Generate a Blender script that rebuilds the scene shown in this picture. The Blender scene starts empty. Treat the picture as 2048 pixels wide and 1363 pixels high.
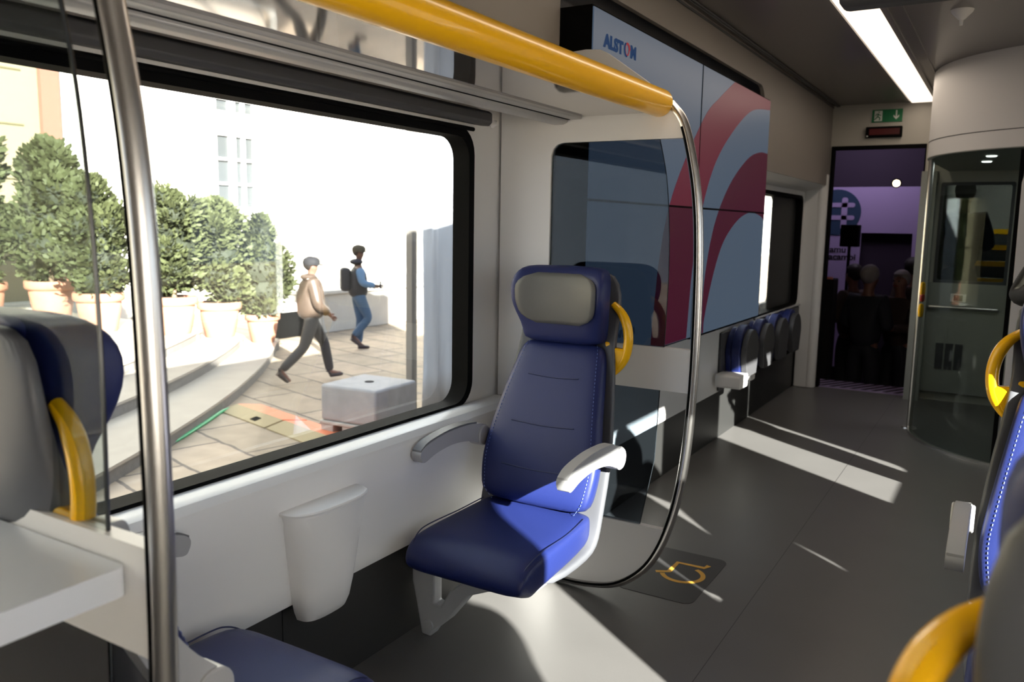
import bpy, bmesh, math, random
from mathutils import Vector, Matrix
from mathutils.geometry import tessellate_polygon
PI = math.pi
S = bpy.context.scene
COL = S.collection

# ------------------------------------------------------------------ camera, world, sun, exposure
cam_d = bpy.data.cameras.new('camera')
cam = bpy.data.objects.new('camera', cam_d); COL.objects.link(cam); S.camera = cam
cam_d.sensor_width = 36.0
cam_d.lens = 1647.5 / 2048 * 36.0
_r, _u, _b = (0.8562, 0.5164, 0.0166), (-0.0867, 0.1119, 0.9899), (0.5093, -0.849, 0.1406)
cam.matrix_world = Matrix(((_r[0], _u[0], _b[0], 0), (_r[1], _u[1], _b[1], 0), (_r[2], _u[2], _b[2], 1.5), (0, 0, 0, 1)))
cam_d.clip_start = 0.02
cam_d.dof.use_dof = True
cam_d.dof.focus_distance = 2.75
cam_d.dof.aperture_fstop = 4.0

world = bpy.data.worlds.new('sky'); S.world = world; world.use_nodes = True
wn = world.node_tree.nodes; wl = world.node_tree.links
bg = wn['Background']
bg.inputs['Color'].default_value = (0.80, 0.88, 1.0, 1)
bg.inputs['Strength'].default_value = 1.9

sun_d = bpy.data.lights.new('sun', 'SUN'); sun = bpy.data.objects.new('sun', sun_d); COL.objects.link(sun)
sun_d.energy = 38; sun_d.angle = math.radians(0.6); sun_d.color = (1.0, 0.95, 0.87)
SUN = Vector((-0.82, 0.572, -0.42)).normalized()
sun.rotation_euler = SUN.to_track_quat('-Z', 'Y').to_euler()
sun.location = (12, -8, 8)

S.view_settings.view_transform = 'Standard'
S.view_settings.look = 'None'
S.view_settings.exposure = 0.3
S.view_settings.gamma = 1.0
S.view_settings.use_curve_mapping = False
try:
    S.cycles.max_bounces = 12; S.cycles.transparent_max_bounces = 16
    S.cycles.diffuse_bounces = 6; S.cycles.glossy_bounces = 4
    S.cycles.sample_clamp_indirect = 6.0
    S.cycles.use_denoising = True
    S.cycles.caustics_reflective = False; S.cycles.caustics_refractive = False
except Exception:
    pass

# ------------------------------------------------------------------ materials
def mat(name, col, rough=0.5, metal=0.0, spec=0.5, coat=0.0, noise=0.0, nscale=30, bump=0.0, bscale=200, emit=None, es=1.0, crough=0.1):
    m = bpy.data.materials.new(name); m.use_nodes = True
    nt = m.node_tree; b = nt.nodes['Principled BSDF']
    b.inputs['Base Color'].default_value = (*col, 1)
    b.inputs['Roughness'].default_value = rough
    b.inputs['Metallic'].default_value = metal
    b.inputs['Specular IOR Level'].default_value = spec
    b.inputs['Coat Weight'].default_value = coat
    b.inputs['Coat Roughness'].default_value = crough
    tc = None
    if noise or bump:
        tc = nt.nodes.new('ShaderNodeTexCoord')
    if noise:
        n = nt.nodes.new('ShaderNodeTexNoise'); n.inputs['Scale'].default_value = nscale; n.inputs['Detail'].default_value = 5
        nt.links.new(tc.outputs['Object'], n.inputs['Vector'])
        r = nt.nodes.new('ShaderNodeMix'); r.data_type = 'RGBA'
        r.inputs['A'].default_value = (*[c * (1 - noise) for c in col], 1)
        r.inputs['B'].default_value = (*[min(1, c * (1 + noise)) for c in col], 1)
        nt.links.new(n.outputs['Fac'], r.inputs['Factor'])
        nt.links.new(r.outputs['Result'], b.inputs['Base Color'])
    if bump:
        n = nt.nodes.new('ShaderNodeTexNoise'); n.inputs['Scale'].default_value = bscale; n.inputs['Detail'].default_value = 3
        nt.links.new(tc.outputs['Object'], n.inputs['Vector'])
        bp = nt.nodes.new('ShaderNodeBump'); bp.inputs['Strength'].default_value = bump; bp.inputs['Distance'].default_value = 0.002
        nt.links.new(n.outputs['Fac'], bp.inputs['Height']); nt.links.new(bp.outputs['Normal'], b.inputs['Normal'])
    if emit:
        b.inputs['Emission Color'].default_value = (*emit, 1); b.inputs['Emission Strength'].default_value = es
    return m

def glassmat(name, tint, refl=1.0, rough=0.0):
    m = bpy.data.materials.new(name); m.use_nodes = True
    nt = m.node_tree; nt.nodes.clear()
    o = nt.nodes.new('ShaderNodeOutputMaterial'); t = nt.nodes.new('ShaderNodeBsdfTransparent'); g = nt.nodes.new('ShaderNodeBsdfGlossy')
    f = nt.nodes.new('ShaderNodeFresnel'); f.inputs['IOR'].default_value = 1.45
    mu = nt.nodes.new('ShaderNodeMath'); mu.operation = 'MULTIPLY'; mu.inputs[1].default_value = refl
    x = nt.nodes.new('ShaderNodeMixShader')
    t.inputs['Color'].default_value = (*tint, 1); g.inputs['Roughness'].default_value = rough
    nt.links.new(f.outputs[0], mu.inputs[0]); nt.links.new(mu.outputs[0], x.inputs[0])
    nt.links.new(t.outputs[0], x.inputs[1]); nt.links.new(g.outputs[0], x.inputs[2]); nt.links.new(x.outputs[0], o.inputs[0])
    return m

def emis(name, col, s):
    return mat(name, (0.01, 0.01, 0.01), 0.35, spec=0.3, emit=col, es=s)

M = {}
M['white'] = mat('white_moulding', (0.83, 0.82, 0.81), 0.42, coat=0.15, crough=0.3)
M['panel'] = mat('pale_panel', (0.76, 0.75, 0.74), 0.5)
M['greige'] = mat('warm_grey_panel', (0.25, 0.225, 0.205), 0.5)
M['cream'] = mat('cream_panel', (0.50, 0.475, 0.42), 0.5)
M['ceil'] = mat('ceiling_metal', (0.17, 0.155, 0.145), 0.38, coat=0.2)
M['black'] = mat('black_rubber', (0.005, 0.005, 0.005), 0.7, spec=0.05)
M['kick'] = mat('black_kick_panel', (0.022, 0.022, 0.022), 0.5)
M['cass'] = mat('dark_grey_plastic', (0.055, 0.055, 0.06), 0.5)
M['leather'] = mat('blue_leatherette', (0.011, 0.019, 0.105), 0.42, spec=0.45, bump=0.25, bscale=500)
M['leather2'] = mat('blue_leatherette_piping', (0.008, 0.014, 0.075), 0.5)
M['thread'] = mat('pale_blue_thread', (0.12, 0.17, 0.42), 0.6)
M['grey_leather'] = mat('grey_leatherette', (0.125, 0.125, 0.12), 0.5, bump=0.25, bscale=500)
M['shell'] = mat('seat_shell_grey', (0.085, 0.088, 0.10), 0.45)
M['lightgrey'] = mat('light_grey_plastic', (0.42, 0.42, 0.43), 0.4)
M['silver'] = mat('silver_paint', (0.70, 0.73, 0.79), 0.36, metal=0.1, coat=0.2)
M['armpad'] = mat('dark_arm_pad', (0.16, 0.16, 0.17), 0.5)
M['yellow'] = mat('signal_yellow', (1.0, 0.53, 0.004), 0.3, spec=0.3, coat=0.4, crough=0.06)
M['steel'] = mat('brushed_steel', (0.62, 0.60, 0.58), 0.28, metal=1.0)
M['metal'] = mat('cast_aluminium', (0.55, 0.57, 0.60), 0.45, metal=0.1)
M['gloss'] = mat('polished_shelf', (0.42, 0.40, 0.40), 0.05, metal=0.85, spec=0.8)
M['railgrey'] = mat('grey_rail', (0.42, 0.42, 0.43), 0.35, metal=0.2)
M['winglass'] = glassmat('window_glass', (0.93, 0.95, 0.94), 0.35)
M['tint'] = glassmat('tinted_glass', (0.46, 0.51, 0.56), 1.1)
M['tint2'] = glassmat('near_tinted_glass', (0.72, 0.75, 0.74), 0.04)
def blindmat():
    m = bpy.data.materials.new('pale_blind'); m.use_nodes = True
    nt = m.node_tree; nt.nodes.clear()
    o = nt.nodes.new('ShaderNodeOutputMaterial'); d = nt.nodes.new('ShaderNodeBsdfDiffuse'); t = nt.nodes.new('ShaderNodeBsdfTranslucent'); x = nt.nodes.new('ShaderNodeMixShader')
    d.inputs['Color'].default_value = (.8, .8, .8, 1); t.inputs['Color'].default_value = (.75, .74, .72, 1)
    x.inputs[0].default_value = .8; nt.links.new(d.outputs[0], x.inputs[1]); nt.links.new(t.outputs[0], x.inputs[2]); nt.links.new(x.outputs[0], o.inputs[0]); return m
M['blind'] = blindmat()
M['clear'] = glassmat('vestibule_glass', (0.62, 0.66, 0.64), 0.08)
M['edge'] = mat('glass_edge', (0.02, 0.025, 0.03), 0.2)
M['frame_light'] = mat('tan_sill', (0.70, 0.60, 0.46), 0.5)  # even tan base colour for the window sill
M['mark_dark'] = mat('dark_floor_mark', (0.035, 0.034, 0.036), 0.5)
M['mark_yellow'] = mat('ochre_floor_paint', (0.70, 0.38, 0.05), 0.6)
M['lamp'] = emis('lamp_diffuser', (1.0, 0.84, 0.68), 1.35)
M['tinylamp'] = emis('downlight_white', (1, 1, 0.97), 4)
M['spot'] = emis('hall_spotlight', (1, 0.75, 0.45), 12)
M['exit_green'] = mat('exit_green', (0.01, 0.17, 0.06), 0.4)
M['exit_white'] = mat('exit_white', (0.75, 0.78, 0.72), 0.4)
M['ledred'] = emis('led_red', (0.30, 0.01, 0.01), 0.06)
M['red'] = mat('red_plastic', (0.45, 0.03, 0.02), 0.35)
M['scr_blue'] = emis('screen_blue', (0.045, 0.065, 0.095), 1.0)
M['scr_wine'] = emis('screen_wine', (0.035, 0.001, 0.011), 1.0)
M['scr_rose'] = emis('screen_rose', (0.075, 0.006, 0.018), 1.0)
M['scr_text'] = mat('screen_navy', (.003, .003, .004), .6, spec=.05, emit=(0.010, 0.028, 0.075), es=1)
M['scr_text2'] = mat('screen_navy_dark', (.003, .003, .004), .6, spec=.05, emit=(0.006, 0.014, 0.03), es=1)
M['scr_red'] = emis('screen_red', (0.2, 0.02, 0.025), 1.0)
M['terracotta'] = mat('terracotta', (0.42, 0.20, 0.13), 0.8, noise=0.12, nscale=8)
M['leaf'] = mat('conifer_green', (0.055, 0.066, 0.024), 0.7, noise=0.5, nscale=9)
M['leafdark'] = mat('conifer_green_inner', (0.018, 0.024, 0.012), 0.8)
M['bark'] = mat('bark', (0.18, 0.12, 0.08), 0.9)
M['soil'] = mat('soil', (0.08, 0.05, 0.03), 0.9)
M['stucco'] = mat('cream_stucco', (0.26, 0.225, 0.145), 0.85, noise=0.04, nscale=2)
M['stuccow'] = mat('white_stucco', (0.85, 0.83, 0.78), 0.85)
M['pilcream'] = mat('pale_pilaster', (0.34, 0.31, 0.26), 0.85)
M['pink'] = mat('pink_stucco', (0.26, 0.115, 0.085), 0.85)
M['stone'] = mat('grey_stone', (0.50, 0.48, 0.45), 0.8, noise=0.15, nscale=5)
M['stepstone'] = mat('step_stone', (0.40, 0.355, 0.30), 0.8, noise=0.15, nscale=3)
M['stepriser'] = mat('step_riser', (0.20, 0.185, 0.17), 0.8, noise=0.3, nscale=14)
M['concrete'] = mat('concrete', (0.42, 0.41, 0.42), 0.85, noise=0.22, nscale=6)
M['winframe'] = mat('white_window_frame', (0.85, 0.85, 0.83), 0.5)
M['winpane'] = mat('dull_pane', (0.06, 0.066, 0.07), 0.3, spec=0.2)
M['fabric'] = mat('white_tent_fabric', (0.74, 0.79, 0.87), 0.7)
M['polegrey'] = mat('tent_pole_grey', (0.24, 0.225, 0.21), 0.5)
M['tan'] = mat('tan_board', (0.42, 0.34, 0.20), 0.8)
M['orange'] = mat('orange_board', (0.85, 0.26, 0.13), 0.6)
M['green'] = mat('green_hose', (0.03, 0.42, 0.16), 0.4)
M['skin'] = mat('skin', (0.24, 0.12, 0.085), 0.5)
M['skind'] = mat('dark_skin', (0.12, 0.06, 0.04), 0.5)
M['hair'] = mat('dark_hair', (0.02, 0.016, 0.014), 0.6)
M['hairgrey'] = mat('grey_hair', (0.32, 0.30, 0.29), 0.7)
M['jacket'] = mat('bronze_jacket', (0.085, 0.060, 0.045), 0.35, metal=0.1)
M['denim_dark'] = mat('charcoal_trousers', (0.05, 0.045, 0.042), 0.7)
M['denim'] = mat('blue_denim', (0.06, 0.11, 0.19), 0.8)
M['vest'] = mat('black_vest', (0.025, 0.024, 0.03), 0.7)
M['sleeve'] = mat('sky_blue_sleeve', (0.10, 0.20, 0.36), 0.7)
M['shoe'] = mat('dark_shoe', (0.05, 0.035, 0.03), 0.5)
M['cap'] = mat('black_cap', (0.012, 0.012, 0.016), 0.8)
M['capo'] = mat('olive_cap', (0.05, 0.038, 0.022), 0.8)
M['suit'] = mat('dark_suit', (0.018, 0.019, 0.026), 0.8)
M['brownsuit'] = mat('brown_suit', (0.05, 0.03, 0.022), 0.8)
M['shirt'] = mat('white_shirt', (0.7, 0.7, 0.72), 0.7)
M['hallwall'] = mat('hall_purple_wall', (0.026, 0.015, 0.032), 0.8)
M['board'] = mat('hall_board', (0.42, 0.33, 0.55), 0.8)
M['boardlogo'] = mat('logo_teal', (0.02, 0.05, 0.10), 0.8)
M['dark'] = mat('dark_void', (0.012, 0.009, 0.012), 0.8)
M['camo'] = mat('olive_jacket', (0.028, 0.025, 0.017), 0.8, noise=0.7, nscale=14)
M['vestwall'] = mat('vestibule_grey', (0.28, 0.29, 0.265), 0.5)

def floor_mat():
    m = mat('vinyl_floor', (0.150, 0.145, 0.143), 0.38, spec=0.5)
    nt = m.node_tree; b = nt.nodes['Principled BSDF']; L = nt.links
    tc = nt.nodes.new('ShaderNodeTexCoord')
    n = nt.nodes.new('ShaderNodeTexNoise'); n.inputs['Scale'].default_value = 260; n.inputs['Detail'].default_value = 4
    n2 = nt.nodes.new('ShaderNodeTexNoise'); n2.inputs['Scale'].default_value = 3; n2.inputs['Detail'].default_value = 4
    L.new(tc.outputs['Object'], n.inputs['Vector']); L.new(tc.outputs['Object'], n2.inputs['Vector'])
    mx = nt.nodes.new('ShaderNodeMix'); mx.data_type = 'RGBA'
    mx.inputs['A'].default_value = (0.095, 0.092, 0.091, 1); mx.inputs['B'].default_value = (0.145, 0.140, 0.138, 1)
    av = nt.nodes.new('ShaderNodeMath'); av.operation = 'MULTIPLY_ADD'; av.inputs[1].default_value = 0.5
    hf = nt.nodes.new('ShaderNodeMath'); hf.operation = 'MULTIPLY'; hf.inputs[1].default_value = 0.5
    L.new(n2.outputs['Fac'], hf.inputs[0]); L.new(n.outputs['Fac'], av.inputs[0]); L.new(hf.outputs[0], av.inputs[2])
    L.new(av.outputs[0], mx.inputs['Factor'])
    sp = nt.nodes.new('ShaderNodeSeparateXYZ'); L.new(tc.outputs['Object'], sp.inputs[0])
    a = nt.nodes.new('ShaderNodeMath'); a.operation = 'ADD'; a.inputs[1].default_value = 0.785; L.new(sp.outputs['X'], a.inputs[0])
    ab = nt.nodes.new('ShaderNodeMath'); ab.operation = 'ABSOLUTE'; L.new(a.outputs[0], ab.inputs[0])
    lt = nt.nodes.new('ShaderNodeMath'); lt.operation = 'LESS_THAN'; lt.inputs[1].default_value = 0.0016; L.new(ab.outputs[0], lt.inputs[0])
    m2 = nt.nodes.new('ShaderNodeMix'); m2.data_type = 'RGBA'; m2.inputs['B'].default_value = (0.03, 0.028, 0.028, 1)
    L.new(lt.outputs[0], m2.inputs['Factor']); L.new(mx.outputs['Result'], m2.inputs['A']); L.new(m2.outputs['Result'], b.inputs['Base Color'])
    return m
M['floor'] = floor_mat()

def paving_mat():
    m = mat('stone_paving', (0.40, 0.34, 0.28), 0.8)
    nt = m.node_tree; b = nt.nodes['Principled BSDF']; L = nt.links
    tc = nt.nodes.new('ShaderNodeTexCoord')
    mp = nt.nodes.new('ShaderNodeMapping'); mp.inputs['Rotation'].default_value = (0, 0, 0.25)
    L.new(tc.outputs['Object'], mp.inputs['Vector'])
    br = nt.nodes.new('ShaderNodeTexBrick'); br.inputs['Scale'].default_value = 1.0
    br.inputs['Brick Width'].default_value = 1.1; br.inputs['Row Height'].default_value = 0.6; br.inputs['Mortar Size'].default_value = 0.018
    br.inputs['Color1'].default_value = (0.42, 0.33, 0.245, 1); br.inputs['Color2'].default_value = (0.35, 0.28, 0.205, 1)
    br.inputs['Mortar'].default_value = (0.15, 0.12, 0.10, 1)
    n = nt.nodes.new('ShaderNodeTexNoise'); n.inputs['Scale'].default_value = 4; n.inputs['Detail'].default_value = 8
    L.new(tc.outputs['Object'], n.inputs['Vector'])
    ad = nt.nodes.new('ShaderNodeVectorMath'); ad.operation = 'MULTIPLY_ADD'
    L.new(n.outputs['Color'], ad.inputs[0]); ad.inputs[1].default_value = (0.06, 0.06, 0); L.new(mp.outputs[0], ad.inputs[2])
    L.new(ad.outputs[0], br.inputs['Vector'])
    mx = nt.nodes.new('ShaderNodeMix'); mx.data_type = 'RGBA'; mx.blend_type = 'MULTIPLY'; mx.inputs['Factor'].default_value = 0.5
    L.new(br.outputs['Color'], mx.inputs['A']); L.new(n.outputs['Fac'], mx.inputs['B']); 
    ml = nt.nodes.new('ShaderNodeMix'); ml.data_type = 'RGBA'; ml.blend_type = 'MULTIPLY'; ml.inputs['Factor'].default_value = 1
    ml.inputs['B'].default_value = (1.35, 1.35, 1.35, 1); L.new(mx.outputs['Result'], ml.inputs['A'])
    L.new(ml.outputs['Result'], b.inputs['Base Color'])
    return m
M['paving'] = paving_mat()

# ------------------------------------------------------------------ helpers
def tag(o, label=None, cat=None, group=None, kind=None):
    if label: o['label'] = label
    if cat: o['category'] = cat
    if group: o['group'] = group
    if kind: o['kind'] = kind
    return o

def empty(name, loc, label, cat, rz=0.0, group=None):
    o = bpy.data.objects.new(name, None); COL.objects.link(o)
    o.location = loc; o.rotation_euler = (0, 0, rz); o.empty_display_size = 0.1
    return tag(o, label, cat, group)

def obj(name, bm, m, parent=None, smooth=False, bevel=0.0, seg=2, sub=0, angle=35, label=None, origin=None):
    bmesh.ops.recalc_face_normals(bm, faces=bm.faces[:])
    me = bpy.data.meshes.new(name)
    if origin is not None:
        bmesh.ops.translate(bm, vec=-Vector(origin), verts=bm.verts[:])
    bm.to_mesh(me); bm.free()
    ms = m if isinstance(m, (list, tuple)) else [m]
    for x in ms: me.materials.append(x)
    if smooth:
        for p in me.polygons: p.use_smooth = True
    o = bpy.data.objects.new(name, me); COL.objects.link(o)
    if origin is not None: o.location = origin
    if parent: o.parent = parent
    if bevel:
        b = o.modifiers.new('bevel', 'BEVEL'); b.width = bevel; b.segments = seg; b.limit_method = 'ANGLE'; b.angle_limit = math.radians(angle)
        b.harden_normals = False
        for p in me.polygons: p.use_smooth = True
    if sub:
        s = o.modifiers.new('sub', 'SUBSURF'); s.levels = sub; s.render_levels = sub
    if (smooth or bevel) and not sub:
        try: me.set_sharp_from_angle(angle=math.radians(40))
        except Exception: pass
    if label: o['label'] = label
    return o

def NB(): return bmesh.new()

def box(bm, x0, x1, y0, y1, z0, z1, mi=0, M4=None):
    vs = [bm.verts.new((x, y, z)) for z in (z0, z1) for y in (y0, y1) for x in (x0, x1)]
    if M4 is not None:
        for v in vs: v.co = M4 @ v.co
    for f in ((0, 2, 3, 1), (4, 5, 7, 6), (0, 1, 5, 4), (2, 6, 7, 3), (0, 4, 6, 2), (1, 3, 7, 5)):
        fc = bm.faces.new([vs[i] for i in f]); fc.material_index = mi
    return vs

AX = {'x': lambda a, b, t: (t, a, b), 'y': lambda a, b, t: (a, t, b), 'z': lambda a, b, t: (a, b, t)}
def plate(bm, outer, t0, t1, axis='y', holes=(), mi=0):
    """2D polygon (with holes) extruded from t0 to t1 along an axis"""
    f = AX[axis]; loops = [list(outer)] + [list(h) for h in holes]
    tris = tessellate_polygon([[Vector((p[0], p[1], 0)) for p in l] for l in loops])
    flat = [p for l in loops for p in l]
    A = [bm.verts.new(f(p[0], p[1], t0)) for p in flat]; B = [bm.verts.new(f(p[0], p[1], t1)) for p in flat]
    for t in tris:
        for L in (A, B):
            try:
                q = bm.faces.new([L[i] for i in t]); q.material_index = mi
            except ValueError: pass
    k = 0
    for l in loops:
        n = len(l)
        for i in range(n):
            j = (i + 1) % n
            q = bm.faces.new([A[k + i], A[k + j], B[k + j], B[k + i]]); q.material_index = mi
        k += n

def rrect(x0, x1, y0, y1, r, n=6, rs=None):
    """rounded rectangle outline; rs = (bl, br, tr, tl)"""
    rs = rs or (r, r, r, r); out = []
    for (cx, cy, a0), q in zip(((x0, y0, PI), (x1, y0, 1.5 * PI), (x1, y1, 0), (x0, y1, 0.5 * PI)), rs):
        sx = 1 if cx == x0 else -1; sy = 1 if cy == y0 else -1
        if q <= 0: out.append((cx, cy)); continue
        for i in range(n + 1):
            a = a0 + 0.5 * PI * i / n
            out.append((cx + sx * q + q * math.cos(a), cy + sy * q + q * math.sin(a)))
    return out

def spline(pts, k=6):
    P = [Vector(p) for p in pts]; out = []
    for i in range(len(P) - 1):
        p0 = P[max(i - 1, 0)]; p1 = P[i]; p2 = P[i + 1]; p3 = P[min(i + 2, len(P) - 1)]
        for j in range(k):
            t = j / k
            out.append(0.5 * ((2 * p1) + (-p0 + p2) * t + (2 * p0 - 5 * p1 + 4 * p2 - p3) * t * t + (-p0 + 3 * p1 - 3 * p2 + p3) * t ** 3))
    out.append(P[-1]); return out

def tube(bm, pts, r, n=12, cap=True, flat=1.0, mi=0):
    P = [Vector(p) for p in pts]; R = r if isinstance(r, (list, tuple)) else [r] * len(P)
    rings = []; up = None
    for i, p in enumerate(P):
        t = (P[min(i + 1, len(P) - 1)] - P[max(i - 1, 0)]).normalized()
        if up is None:
            up = Vector((0, 0, 1)) if abs(t.z) < 0.9 else Vector((0, 1, 0))
        s = t.cross(up)
        if s.length < 1e-6: s = t.orthogonal()
        s.normalize(); up = s.cross(t).normalized()
        rings.append([bm.verts.new(p + (s * math.cos(2 * PI * k / n) + up * math.sin(2 * PI * k / n) * flat) * R[i]) for k in range(n)])
    for a, b in zip(rings, rings[1:]):
        for k in range(n):
            q = bm.faces.new([a[k], a[(k + 1) % n], b[(k + 1) % n], b[k]]); q.material_index = mi
    if cap:
        for rg in (rings[0], rings[-1]):
            q = bm.faces.new(rg); q.material_index = mi
    return rings

def lathe(bm, prof, c=(0, 0, 0), n=24, mi=0):
    rings = []
    for r, z in prof:
        if r < 1e-5: rings.append([bm.verts.new((c[0], c[1], c[2] + z))])
        else: rings.append([bm.verts.new((c[0] + r * math.cos(2 * PI * k / n), c[1] + r * math.sin(2 * PI * k / n), c[2] + z)) for k in range(n)])
    for a, b in zip(rings, rings[1:]):
        for k in range(n):
            j = (k + 1) % n
            if len(a) == 1 and len(b) == 1: continue
            if len(a) == 1: q = [a[0], b[j], b[k]]
            elif len(b) == 1: q = [a[k], a[j], b[0]]
            else: q = [a[k], a[j], b[j], b[k]]
            bm.faces.new(q).material_index = mi

def sgnp(v, e): return math.copysign(abs(v) ** e, v)

def loft(bm, secs, n=28, e=0.45, mi=0, mx=1):
    """secs: (y, z, tangent_angle, halfwidth, halfthick, bow); cross-section superellipse, x across. bow pushes the sides forward"""
    rings = []
    for (y, z, a, w, t, bow) in secs:
        # path direction (cos a, sin a) in (y,z); normal is (-sin a, cos a)
        ny, nz = -math.sin(a), math.cos(a); ring = []
        for k in range(n):
            th = 2 * PI * k / n
            x = w * sgnp(math.cos(th), e); d = t * sgnp(math.sin(th), e)
            d += bow * (abs(x) / max(w, 1e-4)) ** 2.5 if w > 0.01 else 0
            ring.append(bm.verts.new((mx * x, y + ny * d, z + nz * d)))
        rings.append(ring)
    for a, b in zip(rings, rings[1:]):
        for k in range(n):
            bm.faces.new([a[k], a[(k + 1) % n], b[(k + 1) % n], b[k]]).material_index = mi
    for rg in (rings[0], rings[-1]):
        bm.faces.new(rg).material_index = mi

def text_mesh(name, s, size, M4, m, parent, extrude=0.0006, shear=0.0, sx=1.0, bold=0.0):
    c = bpy.data.curves.new(name, 'FONT'); c.body = s; c.size = size; c.extrude = extrude; c.shear = shear; c.offset = bold
    t = bpy.data.objects.new(name, c); COL.objects.link(t)
    bpy.context.view_layer.update()
    me = bpy.data.meshes.new_from_object(t)
    bpy.data.objects.remove(t)
    me.materials.clear(); me.materials.append(m)
    me.transform(Matrix.Diagonal((sx, 1, 1, 1)))
    me.transform(M4)
    o = bpy.data.objects.new(name, me); COL.objects.link(o)
    if parent: o.parent = parent
    return o

def copy_tree(o, parent=None):
    c = o.copy(); COL.objects.link(c)
    c.parent = parent
    for ch in list(o.children): copy_tree(ch, c)
    return c

def struct(name, bm, m, **k):
    o = obj(name, bm, m, **k); o['kind'] = 'structure'; return o

# ------------------------------------------------------------------ the carriage shell
XL, XR = -1.85, 1.05
Y0, Y1 = -2.2, 8.19
YA, YB = 2.96, 0.69            # far and near partitions
G = -0.70                      # ground outside

bm = NB(); box(bm, XL - 0.1, XR + 0.1, Y0, Y1 + 0.02, -0.12, 0.0)
struct('floor', bm, M['floor'])
bm = NB(); box(bm, XL - 0.1, XR + 0.1, Y0, Y1, -0.30, -0.121)
struct('trim_1', bm, M['kick'])

# left wall, upper skin with window openings (plane x = XL)
W1 = (-1.4, 2.76, 0.77, 1.865); W2 = (4.9, 8.02, 0.80, 1.80)
bm = NB()
plate(bm, [(Y0, 0.36), (2.99, 0.36), (2.99, 2.66), (Y0, 2.66)], XL - 0.07, XL, 'x', [rrect(*W1, 0.09)])
struct('wall_left', bm, M['panel'])
# outer skin
bm = NB()
plate(bm, [(Y0, G + 0.15), (8.3, G + 0.15), (8.3, 2.9), (Y0, 2.9)], XL - 0.12, XL - 0.075, 'x', [rrect(W1[0] - .06, W1[1] + .06, W1[2] - .01, W1[3] + .05, 0.09), rrect(W2[0] + .01, W2[1] - .01, W2[2] + .01, W2[3] - .01, 0.07)])
struct('wall_outer_left', bm, M['cass'])
# far left wall section (vestibule)
bm = NB()
plate(bm, [(3.0, 0.35), (8.19, 0.35), (8.19, 1.841), (3.0, 1.841)], -1.80, -1.69, 'x', [rrect(*W2, 0.07)])
struct('wall_far_left', bm, M['white'])
bm = NB(); box(bm, -1.80, -1.70, 3.0, 8.19, 0.0, 0.348)
struct('baseboard_far_left', bm, M['kick'])
bm = NB(); box(bm, -1.69, -1.655, 2.995, 6.55, 0.83, 0.90); box(bm, -1.69, -1.665, 6.5, 8.19, 0.785, 0.80)
struct('trim_2', bm, M['railgrey'], bevel=0.008)

# near lower wall: dark kick panel, white moulded panel with ledge
bm = NB()
for a, b in ((Y0, 0.2), (0.204, 1.66), (1.664, 2.94)): box(bm, -1.845, -1.79, a, b, 0.0, 0.40)
struct('baseboard_left', bm, M['kick'])
prof = [(-1.845, .775), (-1.80, .775), (-1.765, .768), (-1.742, .75), (-1.733, .72), (-1.728, .66), (-1.724, .635), (-1.728, .61), (-1.738, .45), (-1.742, .38), (-1.748, .362), (-1.785, .36), (-1.845, .36)]
bm = NB()
plate(bm, prof, Y0, YB - 0.02, 'y'); plate(bm, prof, YB + 0.02, YA - 0.02, 'y')
struct('trim_3', bm, M['white'], bevel=0.006, seg=2, angle=25)

# upper wall / cove
bm = NB(); plate(bm, [(-1.845, 1.98), (-1.78, 1.98), (-1.63, 2.06), (-1.590, 2.14), (-1.585, 2.20), (-1.585, 2.66), (-1.845, 2.66)], Y0, 2.965, 'y')
struct('wall_upper_left', bm, M['greige'])
bm = NB(); plate(bm, [(2.97, 2.44)] + [(5.66 + .12 * math.cos(a), 2.32 + .12 * math.sin(a)) for a in [PI / 2 - PI / 2 * i / 8 for i in range(9)]] + [(5.78, 1.90), (8.188, 1.90), (8.188, 2.619), (2.97, 2.619)], -1.535, -1.51, 'x')
struct('wall_upper_far_left', bm, M['greige'])
bm = NB(); box(bm, -1.80, -1.66, 2.97, 5.90, 1.85, 2.62)
struct('trim_11', bm, M['cass'])
bm = NB(); plate(bm, [(-1.80, 1.85), (-1.69, 1.842), (-1.60, 1.86), (-1.512, 1.905), (-1.512, 1.93), (-1.80, 1.93)], 5.78, 8.188, 'y')
struct('trim_12', bm, M['panel'], bevel=.01, angle=15)
bm = NB()
for (x, z) in ((-1.505, 2.600), (-1.47, 2.610), (-1.455, 2.612)):
    tube(bm, [(x, Y0, z), (x, 8.18, z)], 0.006, 6)
struct('trim_4', bm, M['cass'], smooth=True)

# ceiling with lamp slot
bm = NB(); box(bm, -1.56, -0.88, Y0, Y1, 2.62, 2.66); box(bm, -0.66, XR, Y0, Y1, 2.62, 2.66)
box(bm, -0.88, -0.66, Y0, Y1, 2.655, 2.66)
struct('ceiling', bm, M['ceil'])
bm = NB(); box(bm, -1.98, XR + 0.14, Y0, 8.4, 2.91, 3.35)
struct('roof', bm, M['cass'], bevel=0.15, seg=4)

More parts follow.
